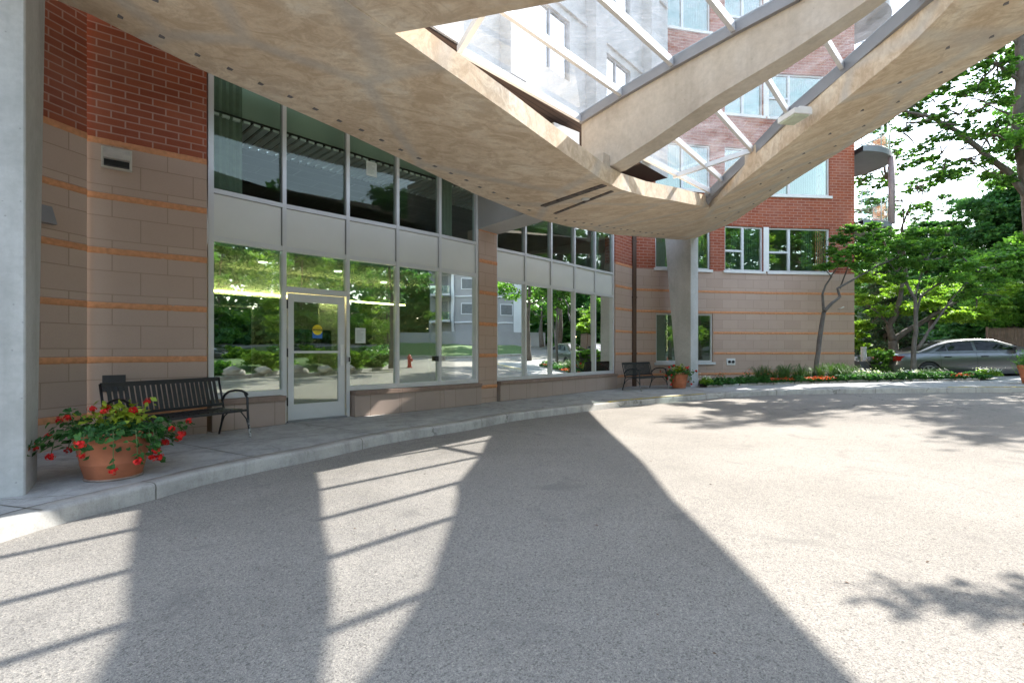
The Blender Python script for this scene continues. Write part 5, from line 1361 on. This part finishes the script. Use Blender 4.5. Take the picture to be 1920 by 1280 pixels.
# tall open tree on the right: a trunk, a long limb across the sky and loose leaf sprays
dT = 17.5
LT = [(DD([(1960,705),(1950,520),(1932,400),(1921,308),(1909,251),(1912,200),(1915,156),(1913,90),(1925,20),(1930,-60)], dT), .26, .12), (DD([(1935,380),(1890,321),(1833,276),(1801,251),(1770,232),(1740,218),(1706,211),(1690,205)], dT), .13, .03),
      (DD([(1909,251),(1897,225),(1893,215),(1870,205),(1845,190)], dT), .07, .015), (DD([(1835,278),(1800,281),(1765,288)], dT), .035, .008), (DD([(1860,297),(1815,297),(1775,296)], dT), .03, .006), (DD([(1770,232),(1800,215),(1850,196)], dT), .035, .008), (DD([(1833,276),(1850,262),(1858,250)], dT), .02, .005), (DD([(1915,156),(1870,120),(1830,100)], dT), .06, .015), (DD([(1913,90),(1880,50),(1850,30)], dT), .05, .015), (DD([(1706,211),(1700,230),(1694,250)], dT), .015, .005)]
def spray(cs, n_, d, rx=.34, rz=.12): 
    return [cl(x+random.uniform(-6, 6), y+random.uniform(-5, 5), d+random.uniform(-.9, .9), rx*random.uniform(.7, 1.25), rz*random.uniform(.7, 1.3)) for x, y in cs for _ in range(n_)]
CT = spray([(1700,205),(1725,195),(1740,225),(1705,240),(1760,215),(1780,200),(1755,260),(1725,275),(1790,255),(1815,235),(1830,215),(1800,180),(1770,170),(1835,165),(1860,185),(1870,225),(1850,245),(1885,190),(1810,140),(1845,125),(1880,140),(1900,110),(1860,95),(1905,60),(1880,75),(1915,30),(1745,300),(1720,300),(1765,310),(1800,300),(1845,305),(1870,280),(1900,290),(1915,230)], 1, dT, .36, .13)
CT += spray([(1690,190),(1715,215),(1735,180),(1780,150),(1800,110),(1830,80),(1770,235),(1825,255),(1860,255),(1880,255),(1855,330),(1800,325),(1760,330),(1890,340),(1905,265),(1840,40),(1865,25),(1820,120),(1850,160)], 2, dT+.6, .38, .17)
CT += [cl(x, y, dT+1, .7, .35) for x, y in [(1960,60),(1990,120),(1980,200),(1975,-20),(2020,40),(1930,-30),(1880,-60),(1960,280),(2010,-100),(1940,-110),(2060,150)]]
CT += [cl(x, y, dT+.8, .4, .22) for x, y in [(1885,100),(1850,120),(1905,140),(1870,170),(1900,180),(1835,150),(1820,170),(1895,60),(1915,90)]]
tree('tall_tree', 'tall open tree at the right edge whose long bare limb crosses the sky', tuple(D(1960,705,dT)), LT, CT, 3.4, .06, M['lf_maple'], M['bark'], sc=.5)
# thin sparse tree near the balconies
dK = 23
LK = [(DD([(1700,560),(1694,470),(1690,430),(1700,400),(1712,375),(1720,350)], dK), .08, .012), (DD([(1692,440),(1694,400),(1692,375),(1675,355),(1662,335)], dK), .04, .008), (DD([(1694,470),(1665,470),(1640,400),(1612,335)], dK), .05, .01)]
CK = spray([(1665,300),(1680,285),(1700,290),(1650,270),(1640,300),(1690,310),(1715,340),(1735,350),(1710,355),(1760,340),(1780,330),(1665,330),(1650,345),(1675,350),(1620,350),(1630,340),(1625,375),(1735,385),(1720,390),(1770,370),(1645,240),(1670,250),(1660,220),(1685,265),(1630,390),(1615,410),(1650,400)], 1, dK, .42, .16)
CK += [cl(x, y, dK+1.2, .45, .2) for x, y in [(1622,362),(1640,380),(1618,395),(1660,375),(1680,390),(1700,400),(1725,410),(1750,395)]]
tree('thin_tree', 'thin sparse tree with bare twigs against the sky beside the curved balconies', tuple(D(1700,700,dK)), [([D(1703,703,dK), D(1700,560,dK)], .1, .08)]+LK, CK, 2.6, .07, M['lf_maple'], M['bark'], sc=.5)
# undergrowth behind the cars
hz = thing('hedge', 'dense dark green hedge behind the parked cars', 'hedge', (17, 25, gr(17)-.15))
P, T = blob_pts([(12.5+1.3*k, 25+.8*math.sin(k), 1.4+.4*math.sin(k*1.7), 1.1, .9, 1.1) for k in range(17)], 2.2); leaf_mesh('foliage', P, None, .16, M['lf_dark'], hz, tint=T)
# wooden fence at the far right
fe = thing('wooden_fence', 'brown vertical-board fence behind the silver car at the right edge', 'fence', (24, 22.3, gr(24)-.15))
for k in range(4):
    mb = MB(); x0 = 21.3+k*1.8
    for j in range(12): xx = x0+j*.15; mb.box(xx, xx+.125, 22.2, 22.225, gr(x0)-.1, gr(x0)+1.62)
    mb.build('board_panel', M['fence'], fe)
    mb = MB(); mb.box(x0-.05, x0-.005, 22.15, 22.25, gr(x0)-.15, gr(x0)+1.7); mb.build('post', M['fence'], fe); mb = MB(); mb.box(x0, x0+1.79, 22.225, 22.27, gr(x0)+1.30, gr(x0)+1.39); mb.box(x0, x0+1.79, 22.17, 22.28, gr(x0)+1.625, gr(x0)+1.66); mb.build('rail', M['fence'], fe)
# hose reel and vent pipe
hc = D(1636, 683, 19.0); hr = thing('hose_reel', 'round slate-grey hose reel cart standing behind the garden bed', 'hose reel', (hc.x, hc.y, gr(hc.x)))
mb = MB(); prof = [(.001, -.20), (.27, -.20), (.30, -.17), (.31, 0), (.30, .17), (.27, .20), (.001, .20)]; N_ = 30
for r_, o_ in prof:
    for j in range(N_): a = 2*math.pi*j/N_; mb.v.append((hc.x+r_*math.cos(a), hc.y+o_, hc.z+.0+r_*math.sin(a)))
for k in range(len(prof)-1):
    for j in range(N_): a, b = k*N_+j, k*N_+(j+1) % N_; mb.f.append((a, b, b+N_, a+N_)); mb.uv.append([(0,0)]*4)
mb.build('drum', M['greygrey'], hr, smooth=True, fixn=True)
mb = MB(); mb.box(hc.x-.62, hc.x-.1, hc.y-.2, hc.y+.2, hc.z-.2, hc.z+.12); mb.box(hc.x-.3, hc.x+.32, hc.y-.25, hc.y+.25, gr(hc.x)-.1, hc.z-.22); mb.build('casing', M['greygrey'], hr, bevel=.03)
mb = MB(); mb.tube([(hc.x-.28+.30*math.cos(a)*.85+.12, hc.y-.24, hc.z+.26+.28*math.sin(a)) for a in [R(180+k*12) for k in range(19)]], .014, 6); mb.build('hose', M['hose'], hr, smooth=True)
vc = D(1619.5, 668, 19.4); vp = thing('vent_pipe', 'pale grey vent pipe standing beside the brick corner', 'pipe', (vc.x, vc.y, gr(vc.x)))
mb = MB(); mb.tube([(vc.x, vc.y, gr(vc.x)-.1), (vc.x, vc.y, D(1619,651,19.4).z)], .095, 16); mb.build('shaft', simple('pale_pvc', (.5, .5, .47), .5), vp, smooth=True)
mb = MB(); mb.tube([(vc.x, vc.y, D(1619,653,19.4).z), (vc.x, vc.y, D(1619,650,19.4).z)], .105, 16); mb.build('cap', M['white'], vp)

# ------------------------------------------------------------ things fixed to the walls
def wpt(path, px, z, o=0):
    u = upx(path, px); p = at(path, u); t = tan_at(path, u); n_ = Vector((t.y, -t.x, 0)); return Vector((p.x, p.y, z))+n_*o, t, n_
def zpx(path, px, py): u = upx(path, px); p = at(path, u); return EYE+(HORIZ-py)/F*p.y
# intake vent on the left wall
p, t, n_ = wpt(pL1, 219, zpx(pL1, 219, 300)); v_ = thing('wall_vent', 'grey-beige louvred hood vent high on the left block wall', 'vent', tuple(p))
mb = MB(); mb.obox(p+n_*.03, t, n_, .165, .03, p.z-.14, p.z+.14); mb.build('backplate', simple('vent_beige', (.60, .57, .50), .6), v_, bevel=.006)
mb = MB(); q = p+n_*.06
mb.hexa([(a.x, a.y, a.z) for a in (q-t*.14+n_*.13+Vector((0,0,-.04)), q+t*.14+n_*.13+Vector((0,0,-.04)), q+t*.14+Vector((0,0,-.04)), q-t*.14+Vector((0,0,-.04)), q-t*.14+n_*.02+Vector((0,0,.12)), q+t*.14+n_*.02+Vector((0,0,.12)), q+t*.14+Vector((0,0,.12)), q-t*.14+Vector((0,0,.12)))]); mb.build('hood', simple('vent_beige_hood', (.62, .59, .52), .6), v_)
mb = MB(); mb.obox(q+n_*.03, t, n_, .135, .03, p.z-.12, p.z-.045); mb.build('mesh_grille', M['black'], v_)
# meter plate low on the left wall
p, t, n_ = wpt(pL1, 214, zpx(pL1, 214, 718)); v_ = thing('cover_plate', 'dark square cover plate low on the wall behind the near bench', 'cover plate', tuple(p))
mb = MB(); mb.obox(p+n_*.012, t, n_, .125, .012, p.z-.11, p.z+.11); mb.build('plate', simple('dark_bronze', (.05, .045, .045), .5), v_, bevel=.004)
mb = MB(); mb.tube([p+n_*.024+t*.08, p+n_*.036+t*.08], .012, 8); mb.build('keyhole', M['alu'], v_)
# lamp beside the column
p, t, n_ = wpt(pL0, 82, zpx(pL0, 82, 402)); v_ = thing('wall_lamp', 'small grey wall lamp partly hidden behind the broad column', 'lamp', tuple(p))
mb = MB(); q = p; mb.hexa([tuple(a) for a in (q-t*.09+n_*.09+Vector((0,0,-.11)), q+t*.09+n_*.09+Vector((0,0,-.11)), q+t*.09+Vector((0,0,-.11)), q-t*.09+Vector((0,0,-.11)), q-t*.07+n_*.03+Vector((0,0,.11)), q+t*.07+n_*.03+Vector((0,0,.11)), q+t*.07+Vector((0,0,.11)), q-t*.07+Vector((0,0,.11)))]); mb.build('housing', M['aludark'], v_)
mb = MB(); mb.hexa([tuple(a+n_*.075) for a in (q-t*.06+n_*.012+Vector((0,0,-.10)), q+t*.06+n_*.012+Vector((0,0,-.10)), q+t*.06+Vector((0,0,-.10)), q-t*.06+Vector((0,0,-.10)), q-t*.05-n_*.015+Vector((0,0,-.02)), q+t*.05-n_*.015+Vector((0,0,-.02)), q+t*.05-n_*.03+Vector((0,0,-.02)), q-t*.05-n_*.03+Vector((0,0,-.02)))]); mb.build('lens', simple('dull_lens', (.22, .22, .2), .3), v_)
# twin vent right
p, t, n_ = wpt(pW, 1370, zpx(pW, 1370, 678)); v_ = thing('twin_vent', 'white plate with two round black vents on the block wall above the flower bed', 'vent', tuple(p))
mb = MB(); mb.obox(p+n_*.012, t, n_, .17, .012, p.z-.12, p.z+.12); mb.build('plate', M['white'], v_, bevel=.005)
for s in (-.075, .075):
    mb = MB(); mb.tube([p+t*s+n_*.02, p+t*s+n_*.06], .05, 16); mb.build('vent_ring', M['black'], v_)
# hook / small camera
p, t, n_ = wpt(pW, 1572, zpx(pW, 1572, 579)); v_ = thing('security_camera', 'small white bracketed camera on the upper right of the block wall', 'camera', tuple(p))
mb = MB(); mb.tube([p, p+n_*.06, p+n_*.10+t*.05+Vector((0, 0, .03))], .012, 8); mb.build('bracket', M['white'], v_, smooth=True)
mb = MB(); mb.bar(p+n_*.10+t*.03+Vector((0,0,.02)), p+n_*.12+t*.13+Vector((0,0,.07)), .04, .04); mb.build('body', M['white'], v_, bevel=.01)
# downpipe
v_ = thing('downpipe', 'dark brown downpipe in the corner where the brick walls meet', 'downpipe', (4.2, 16.95, 0))
mb = MB(); mb.box(4.11, 4.24, 16.88, 17.0, 0, 6.9); mb.build('pipe', M['pipe'], v_, bevel=.01)
mb = MB()
for z in (1.1, 3.0, 4.9): mb.box(4.09, 4.26, 16.86, 17.01, z, z+.04)
mb.build('bracket', M['pipe'], v_)
# keypads, notices and the caution sticker
def fbox(name, lab, cat, bay, MM, TT, u, z0, z1, w_, mat, o=.055, th=.012, parts=()):
    a = MM[bay]; t = TT[bay]; n_ = Vector((t.y, -t.x, 0)); c = a+t*u+n_*o
    v_ = thing(name, lab, cat, (c.x, c.y, (z0+z1)/2)); mb = MB(); mb.obox(c, t, n_, w_/2, th, z0, z1); mb.build('body', mat, v_, bevel=.003); return v_, c, t, n_
v_, c, t, n_ = fbox('key_reader', 'small silver and black key reader on the frame right of the door handle', 'key reader', 2, M1, T1, .0, 1.0, 1.13, .05, M['alu'])
mb = MB(); mb.obox(c+n_*.014, t, n_, .016, .004, 1.02, 1.11); mb.build('keypad', M['black'], v_)
v_, c, t, n_ = fbox('intercom', 'white intercom box with a grey button on the mullion right of the entrance door', 'intercom', 4, M1, T1, .055, 1.0, 1.11, .105, M['cream'], .04)
mb = MB(); mb.tube([c+n_*.012+Vector((0,0,1.055)), c+n_*.02+Vector((0,0,1.055))], .014, 10); mb.build('button', M['aludark'], v_)
fbox('junction_box', 'black box fixed beside the mullion intercom', 'junction box', 4, M1, T1, -.085, 1.0, 1.11, .09, M['black'], .0)
# notice: flat sheets with lines of print
def notice(lab, bay, MM, TT, u, z, w_, h_, o=-.04):
    a = MM[bay]; t = TT[bay]; n_ = Vector((t.y, -t.x, 0)); c = a+t*u+n_*o; v_ = thing('notice', lab, 'notice', (c.x, c.y, z)); mb = MB(); mb.obox(c, t, n_, w_/2, .0015, z-h_/2, z+h_/2); mb.build('sheet', M['paper'], v_)
    mb = MB(); rs = random.Random(2); k = int(h_/.018)
    for i in range(2, k-1):
        zz = z+h_/2-i*.018; w2 = w_*.38*rs.uniform(.5, 1); mb.obox(c+n_*.0028-t*(w_*.38-w2), t, n_, w2, .0006, zz, zz+.004)
    mb.build('print', simple('grey_print', (.25, .3, .28), .8), v_); return v_
notice('pale green paper notice stuck inside the pane right of the entrance door', 2, M1, T1, .27, 1.515, .205, .29)
notice('small white paper taped high on the upper pane right of the door', 2, M1, T1, .50, 4.75, .22, .28, -.045)
def text(body, size, loc, t, n_, mat, par, name='lettering'):
    cu = bpy.data.curves.new(name, 'FONT'); cu.body = body; cu.size = size; cu.align_x = 'CENTER'; cu.align_y = 'CENTER'; cu.extrude = .0004
    o = bpy.data.objects.new(name, cu); COL.objects.link(o); me = bpy.data.meshes.new_from_object(o); bpy.data.objects.remove(o)
    me.materials.clear(); me.materials.append(mat); o = bpy.data.objects.new(name, me); COL.objects.link(o)
    m3 = Matrix((t, Vector((0, 0, 1)), n_)).transposed().to_4x4(); off = Vector(par.location); m3.translation = Vector(loc)-off; o.matrix_basis = m3; o.parent = par; return o
a = M1[1]; t = T1[1]; n_ = Vector((t.y, -t.x, 0)); uc = upx([dpt(0), dpt(Ld)], 595); c = dpt(uc)+n_*.004; z = 1.60
v_ = thing('caution_sticker', 'round yellow caution sticker over a blue strip on the door glass', 'sticker', (c.x, c.y, z)); 
mb = MB(); mb.obox(c, t, n_, .088, .001, z-.15, z-.02); mb.build('blue_strip', M['blue'], v_)
mb = MB(); mb.face([tuple(c+n_*.003+t*.09*math.cos(q)+Vector((0, 0, z+.09*math.sin(q)))) for q in [2*math.pi*k/40 for k in range(40)]]); mb.build('yellow_disc', simple('sticker_yellow', (.80, .66, .02), .5), v_)
mb = MB(); mb.obox(c+n_*.0038, t, n_, .086, .0006, z-.018, z+.018); mb.build('black_bar', M['ink'], v_)
text('CAUTION', .034, c+n_*.0052+Vector((0, 0, z)), t, n_, simple('sticker_yellow2', (.80, .66, .02), .5), v_); text('AUTOMATIC', .024, c+n_*.0045+Vector((0, 0, z+.042)), t, n_, M['ink'], v_); text('DOOR', .028, c+n_*.0045+Vector((0, 0, z-.044)), t, n_, M['ink'], v_)
# resident directory inside the vestibule
c = (inn(e0+EV*2.95, .62)); dr = thing('resident_directory', 'black resident directory panel with columns of names seen through the door glass', 'directory', (c.x, c.y, 1.5))
q0 = D(579, 639, 9.9); c = Vector((q0.x, q0.y, 0)); mb = MB(); mb.obox(c, EV, NV, .46, .03, q0.z-.22, q0.z+.22); mb.build('panel', M['ink'], dr)
mb = MB(); rs = random.Random(4)
for k in range(3):
    for j in range(16): mb.obox(c+EV*(-.12+k*.15)+NV*.032, EV, NV, rs.uniform(.03, .05), .001, q0.z-.19+j*.023, q0.z-.185+j*.023)
mb.build('name_list', M['paper'], dr)
mb = MB(); mb.obox(c-EV*.36+NV*.033, EV, NV, .07, .002, q0.z-.08, q0.z+.0); mb.build('label_plate', simple('ivory_label', (.6, .58, .35), .6), dr)
# lobby furniture seen dimly through the far panes
c = inn(W0+EV*9.2, 1.3); pl = thing('potted_palm', 'dark potted palm just inside the far lobby windows', 'plant', (c.x, c.y, 0)); mb = MB(); mb.lathe([(.001, 0), (.18, 0), (.25, .4), (.27, .42), (.23, .42), (.001, .38)], 24, (c.x, c.y, 0)); mb.build('pot', M['black'], pl, smooth=True)
mb = MB(); tint = []
for k in range(34):
    an = random.uniform(0, 6.28); d = Vector((math.cos(an), math.sin(an), 0)); hh = random.uniform(.9, 2.0); r_ = random.uniform(.3, .7); P = [Vector((c.x, c.y, .4)), Vector((c.x, c.y, .4+hh*.6))+d*r_*.4, Vector((c.x, c.y, .4+hh*.7))+d*r_, Vector((c.x, c.y, .4+hh*.45))+d*r_*1.4]; sd = Vector((-d.y, d.x, 0))
    for i in range(3): w0 = (.01, .035, .03, .004); mb.quad(P[i]-sd*w0[i], P[i]+sd*w0[i], P[i+1]+sd*w0[i+1], P[i+1]-sd*w0[i+1])
mb.build('fronds', M['lf_dark'], pl)
c = inn(W0+EV*7.9, 1.1); tb = thing('coffee_table', 'low pale table with white flowers inside the lobby window', 'table', (c.x, c.y, 0)); mb = MB(); mb.obox(c, EV, NV, .5, .25, .62, .68); mb.build('tabletop', M['cream'], tb, bevel=.01)
for sx in (-.45, .45):
    for sy in (-.2, .2):
        mb = MB(); mb.obox(c+EV*sx+NV*sy, EV, NV, .025, .025, 0, .62); mb.build('leg', M['cream'], tb)
fp = thing('flower_vase', 'vase of white flowers on the lobby table', 'vase', (c.x, c.y, .68)); mb = MB(); mb.lathe([(.001, 0), (.06, 0), (.08, .1), (.04, .2), (.05, .22)], 20, (c.x, c.y, .68)); mb.build('vase', M['white'], fp, smooth=True); Q = np.random.normal(size=(120, 3))*.08+np.array([c.x, c.y, 1.05]); leaf_mesh('flowers', Q, None, .05, M['whitefl'], fp)

# ------------------------------------------------------------ across the drive (seen mirrored in the glass)
def mound(name, c, rx, ry, h, mat):
    mb = MB(); N_, K_ = 40, 6
    for k in range(K_+1):
        f = 1-k/K_
        for j in range(N_): a = 2*math.pi*j/N_; x = c[0]+rx*f*math.cos(a)*(1+.08*math.sin(3*a)); y = c[1]+ry*f*math.sin(a)*(1+.08*math.sin(3*a)); mb.v.append((x, y, gr(x)+h*(1-f*f)))
    for k in range(K_):
        for j in range(N_): a, b = k*N_+j, k*N_+(j+1) % N_; mb.f.append((a, b, b+N_, a+N_)); mb.uv.append([(0,0)]*4)
    o = mb.build(name, mat, smooth=True); o['kind'] = 'structure'
    mb = MB(); q = [(c[0]+rx*math.cos(a)*(1+.08*math.sin(3*a)), c[1]+ry*math.sin(a)*(1+.08*math.sin(3*a))) for a in [2*math.pi*j/N_ for j in range(N_)]]
    for (x0, y0), (x1, y1) in zip(q, q[1:]+q[:1]):
        f = 1.03; X0, Y0, X1, Y1 = c[0]+(x0-c[0])*f, c[1]+(y0-c[1])*f, c[0]+(x1-c[0])*f, c[1]+(y1-c[1])*f
        mb.quad((X0, Y0, gr(X0)-.16), (X1, Y1, gr(X1)-.16), (X1, Y1, gr(X1)+.01), (X0, Y0, gr(X0)+.01)); mb.quad((X0, Y0, gr(X0)+.01), (X1, Y1, gr(X1)+.01), (x1, y1, gr(x1)+.01), (x0, y0, gr(x0)+.01))
    k_ = mb.build('kerb', M['kerb']); k_['kind'] = 'structure'
mound('lawn', (14.6, -1.2), 5.6, 5.0, .5, M['lawn']); mound('lawn', (33, 4), 8, 13, .6, M['lawn'])
random.seed(31); np.random.seed(31)
def shrub(lab, x, y, r_, h, mat, n_=5, leaf=.12, group=None):
    t = thing('shrub', lab, 'shrub', (x, y, gr(x)+.1), 0, group); z = gr(x)
    P, T = blob_pts([(x+random.uniform(-r_, r_)*.6, y+random.uniform(-r_, r_)*.6, z+h*random.uniform(.3, .8), r_*.6, r_*.6, h*.35) for _ in range(n_)], 1.0); leaf_mesh('foliage', P, None, leaf, mat, t, tint=T); return t
for k, (x, y, r_, h, m_) in enumerate([(10.6, 1.2, .9, .8, 'lf_maple'), (12.2, 2.9, 1.0, .9, 'lf_lime'), (14.2, 3.2, 1.1, .8, 'lf_maple'), (16.6, 2.2, 1.0, 1.1, 'lf_dark'), (10.4, -1.6, 1.0, 1.0, 'lf_dark'), (11.3, -4.0, 1.1, 1.3, 'lf_dark'), (18.0, -.5, 1.1, 1.2, 'lf_lime'), (14.5, -4.8, 1.2, 1.4, 'lf_dark')]):
    shrub('low garden shrub on the planted island across the drive', x, y, r_, h, M[m_], 6, .11, 'shrubs on the island across the drive')
for k, (x, y, s) in enumerate([(9.9, .0, .45), (10.1, -.9, .35), (10.3, 2.2, .4), (11.2, 3.1, .3)]):
    mb = MB(); rs = random.Random(k); bm_ = bmesh.new(); bmesh.ops.create_icosphere(bm_, subdivisions=3, radius=s)
    for v in bm_.verts: v.co *= 1+.6*mnoise.noise(v.co*2.0+Vector((k*5, 0, 0)))+.2*mnoise.noise(v.co*6); v.co.z *= .6
    me = bpy.data.meshes.new('boulder'); bm_.to_mesh(me); bm_.free(); me.materials.append(M['boulder']); me.shade_smooth(); o = bpy.data.objects.new('boulder', me); COL.objects.link(o); o.location = (x, y, gr(x)+.12); tag(o, 'rounded boulder at the edge of the island across the drive', 'boulder', 'boulders on the island')
def rtree(lab, x, y, h, r_, hb, mat, nn, leaf, dn, group=None, low=.0):
    z0 = gr(x); limbs = [([Vector((x, y, z0)), Vector((x+.15, y-.1, z0+hb*.6)), Vector((x, y, z0+hb)), Vector((x, y, z0+h*.9))], .12+.012*h, .03)]; cls = []
    for k in range(nn):
        f = (k+.5)/nn; z = z0+hb+(h-hb)*f; ww = r_*math.sin(math.pi*min(.96, .22+.74*f))**.7; a = k*2.4; rr = r_*random.uniform(.33, .45); q = random.uniform(.45, 1); cls.append((x+math.cos(a)*(ww-rr*.4)*q, y+math.sin(a)*(ww-rr*.4)*q, z, rr, rr, rr*.5))
        if k % 3 == 0: limbs.append(([Vector((x, y, z-1)), Vector(((x+cls[-1][0])/2, (y+cls[-1][1])/2, z-.4)), Vector(cls[-1][:3])], .06, .02))
    return tree('broadleaf_tree', lab, (x, y, z0), limbs, cls, dn, leaf, mat, M['bark'], group)
_t = rtree('spreading tree on the island whose branch shadow falls on the drive', 13.2, 4.6, 9.2, 3.5, 3.6, M['lf_dark'], 16, .13, 1.3)
mb = MB(); mb.tube(wig([(13.2, 4.6, 4.2), (11.4, 5.0, 5.2), (9.6, 5.45, 5.6), (7.9, 5.95, 5.5)], .03, 3), taper(10, .09, .01), 8); mb.tube(wig([(9.6, 5.4, 5.6), (8.7, 5.3, 5.3), (8.1, 5.25, 5.1)], .03, 3), taper(7, .03, .006), 6); mb.build('limb', M['bark'], _t, smooth=True)
P, T = blob_pts([(7.8, 5.9, 5.5, .25, .12, .12), (8.15, 5.85, 5.5, .3, .18, .16), (8.55, 5.75, 5.5, .35, .22, .2), (8.6, 5.95, 5.65, .25, .2, .2), (9.0, 5.6, 5.6, .4, .28, .24), (9.5, 5.45, 5.6, .5, .4, .3), (10.2, 5.3, 5.5, .6, .5, .35), (8.2, 5.3, 5.1, .3, .12, .1), (8.7, 5.3, 5.25, .35, .16, .15)], .75); _k = np.random.rand(len(P)) < .42; P = P[_k]*1.0; T = T[_k]; P += np.random.normal(size=P.shape)*np.array([.05, .09, .09]); leaf_mesh('limb_foliage', P, None, .075, M['lf_dark'], _t, tint=T)
rtree('tall tree on the island, mirrored in the left lobby panes', 13.5, -3.5, 11, 4.2, 2.6, M['lf_maple'], 18, .16, 1.5)
rtree('weeping light green tree beyond the island', 21, 1.5, 9, 3.2, 1.2, M['lf_lime'], 15, .15, 1.4)
rtree('tree shading the drive right of the silver car', 20.5, 15.5, 12, 4.3, 3.8, M['lf_maple'], 18, .16, 1.5)
rtree('small round golden-green tree on the lawn before the far apartment block', 28.5, 6.9, 6.0, 2.0, 2.2, M['lf_lime'], 10, .13, 1.2)
rtree('tree beyond the lawn beside the far apartment block', 38, 19, 14, 5.0, 3, M['lf_maple'], 14, .28, 1.3)
rtree('dark tree behind the parked cars across the drive', 25, -10, 12, 5.0, 1.5, M['lf_dark'], 16, .22, 1.5)
rtree('dark tree at the near end of the drive', 16, -16, 11, 5.0, 1.5, M['lf_dark'], 15, .22, 1.3)
rtree('green tree beyond the island and the weeping tree', 31, -7, 13, 5.0, 1.5, M['lf_maple'], 16, .24, 1.4)
number_labels(by_label('low garden shrub'), 'low shrub on the island across the drive, # nearest the canopy', lambda o: o.location.x)
number_labels(by_label('rounded boulder'), 'rounded boulder at the edge of the island, # nearest the canopy', lambda o: o.location.x)
for k_, (x_, y_) in enumerate([(24.5, -9.5), (23.5, -5.5)]):
    h_ = thing('hedge', ['clipped dark hedge left of the weeping tree across the drive', 'clipped dark hedge behind the island across the drive'][k_], 'hedge', (x_, y_, gr(x_)), 0); P, T = blob_pts([(x_+.3*j, y_-1.6+j*.8, gr(x_)+1.2, .9, .8, 1.1) for j in range(5)], 1.6); leaf_mesh('foliage', P, None, .17, M['lf_dark'], h_, tint=T)
# hydrant
hx, hy = 16.2, 6.1; z0 = gr(hx)-.15; hd = thing('fire_hydrant', 'red fire hydrant at the kerb across the drive', 'hydrant', (hx, hy, z0))
mb = MB(); mb.lathe([(.001, 0), (.16, 0), (.16, .04), (.11, .05), (.10, .50), (.14, .51), (.14, .55), (.12, .57), (.10, .66), (.05, .73), (.025, .74), (.025, .79), (.001, .79)], 20, (hx, hy, z0)); mb.build('barrel', M['red'], hd, smooth=False)
mb = MB(); mb.tube([(hx-.2, hy, z0+.42), (hx+.2, hy, z0+.42)], .055, 12); mb.tube([(hx, hy+.0, z0+.42), (hx, hy+.19, z0+.42)], .07, 12); mb.build('nozzle', M['red'], hd)
# far apartment block with balconies
fb = thing('apartment_block', 'grey apartment block with stacked white balconies across the drive', 'building', (45, 8, gr(45)))
X0, X1, Y0, Y1, Z0 = 44, 56, 2.0, 16.0, gr(45)-.3
mb = MB(); mb.box(X0, X1, Y0, Y1, Z0, Z0+24); mb.build('wall', M['farwall'], fb)
mb = MB(); mb.box(X0-.5, X0-.005, Y1-2.2, Y1+.2, Z0, Z0+24.4); mb.box(X0-.3, X0-.004, Y0+6.6, Y0+6.9, Z0, Z0+24); mb.build('white_pier', M['farwhite'], fb)
for f in range(8):
    z = Z0+2.9*f+2.7
    mb = MB(); mb.box(X0-1.6, X0-.006, Y0+.3, Y0+6.5, z, z+.22); mb.build('balcony', M['farwhite'], fb)
    mb = MB(); mb.box(X0-1.6, X0-1.55, Y0+.3, Y0+6.5, z+.25, z+1.1); mb.build('balcony_glass', M['railglass'], fb)
    mb = MB(); mb.box(X0-.02, X0-.003, Y0+.6, Y0+6.2, z+.25, z+2.4); mb.build('window', M['greygrey'], fb)
    for y in (Y0+7.6, Y0+10.2):
        mb = MB(); mb.box(X0-.06, X0-.003, y, y+1.5, z+.9, z+2.2); w_ = mb.build('window', M['farwhite'], fb); mb = MB(); mb.box(X0-.07, X0-.062, y+.08, y+1.42, z+.98, z+2.12); mb.build('pane', M['greygrey'], w_)
    mb = MB(); mb.box(X0-.12, X0-.004, Y0+6.95, Y1-2.25, z+.0, z+.15); mb.build('floor_band', M['farwhite'], fb)
mb = MB(); mb.box(42.2, 42.5, -4, 20, gr(42)-.2, gr(42)+1.5); rw_ = mb.build('retaining_wall', M['farwall']); tag(rw_, 'low grey wall along the foot of the far apartment block', 'wall')
# the wood that closes the view all round
P = []; T = []
rs = np.random.RandomState(8)
for k in range(900):
    a = R(rs.uniform(28, 215)); rr = rs.uniform(50, 66); x, y = rr*math.sin(a), rr*math.cos(a)
    if 40 < x < 58 and 0 < y < 18: continue
    r_ = rs.uniform(2.2, 4.2); z = (rs.uniform(1, 19) if k < 600 else rs.uniform(0, 5)) if math.degrees(a) > 54 else rs.uniform(0, 5.5); m_ = 210; q = rs.normal(size=(m_, 3)); q /= np.linalg.norm(q, axis=1)[:, None]; P.append(np.array([x, y, z+1.5])+q*np.array([r_, r_, r_*.8])*rs.rand(m_, 1)**.3); T.append(np.full(m_, rs.normal(.45, .15)))
fw_ = leaf_mesh('far_woodland', np.concatenate(P), None, .75, M['lf_dark'], tint=np.concatenate(T)); fw_['kind'] = 'stuff'
# a few fallen leaves and grit on the drive
P = []
for _ in range(110):
    d = random.uniform(2.2, 16); x = random.uniform(-1, 1.05)*d; 
    P.append((x, d, gr(x)-.146))
lf = leaf_mesh('leaf_litter', np.array(P), None, .02, simple('dry_leaf', (.10, .055, .03), .9, 0, .3, 30), up=6); lf['kind'] = 'stuff'
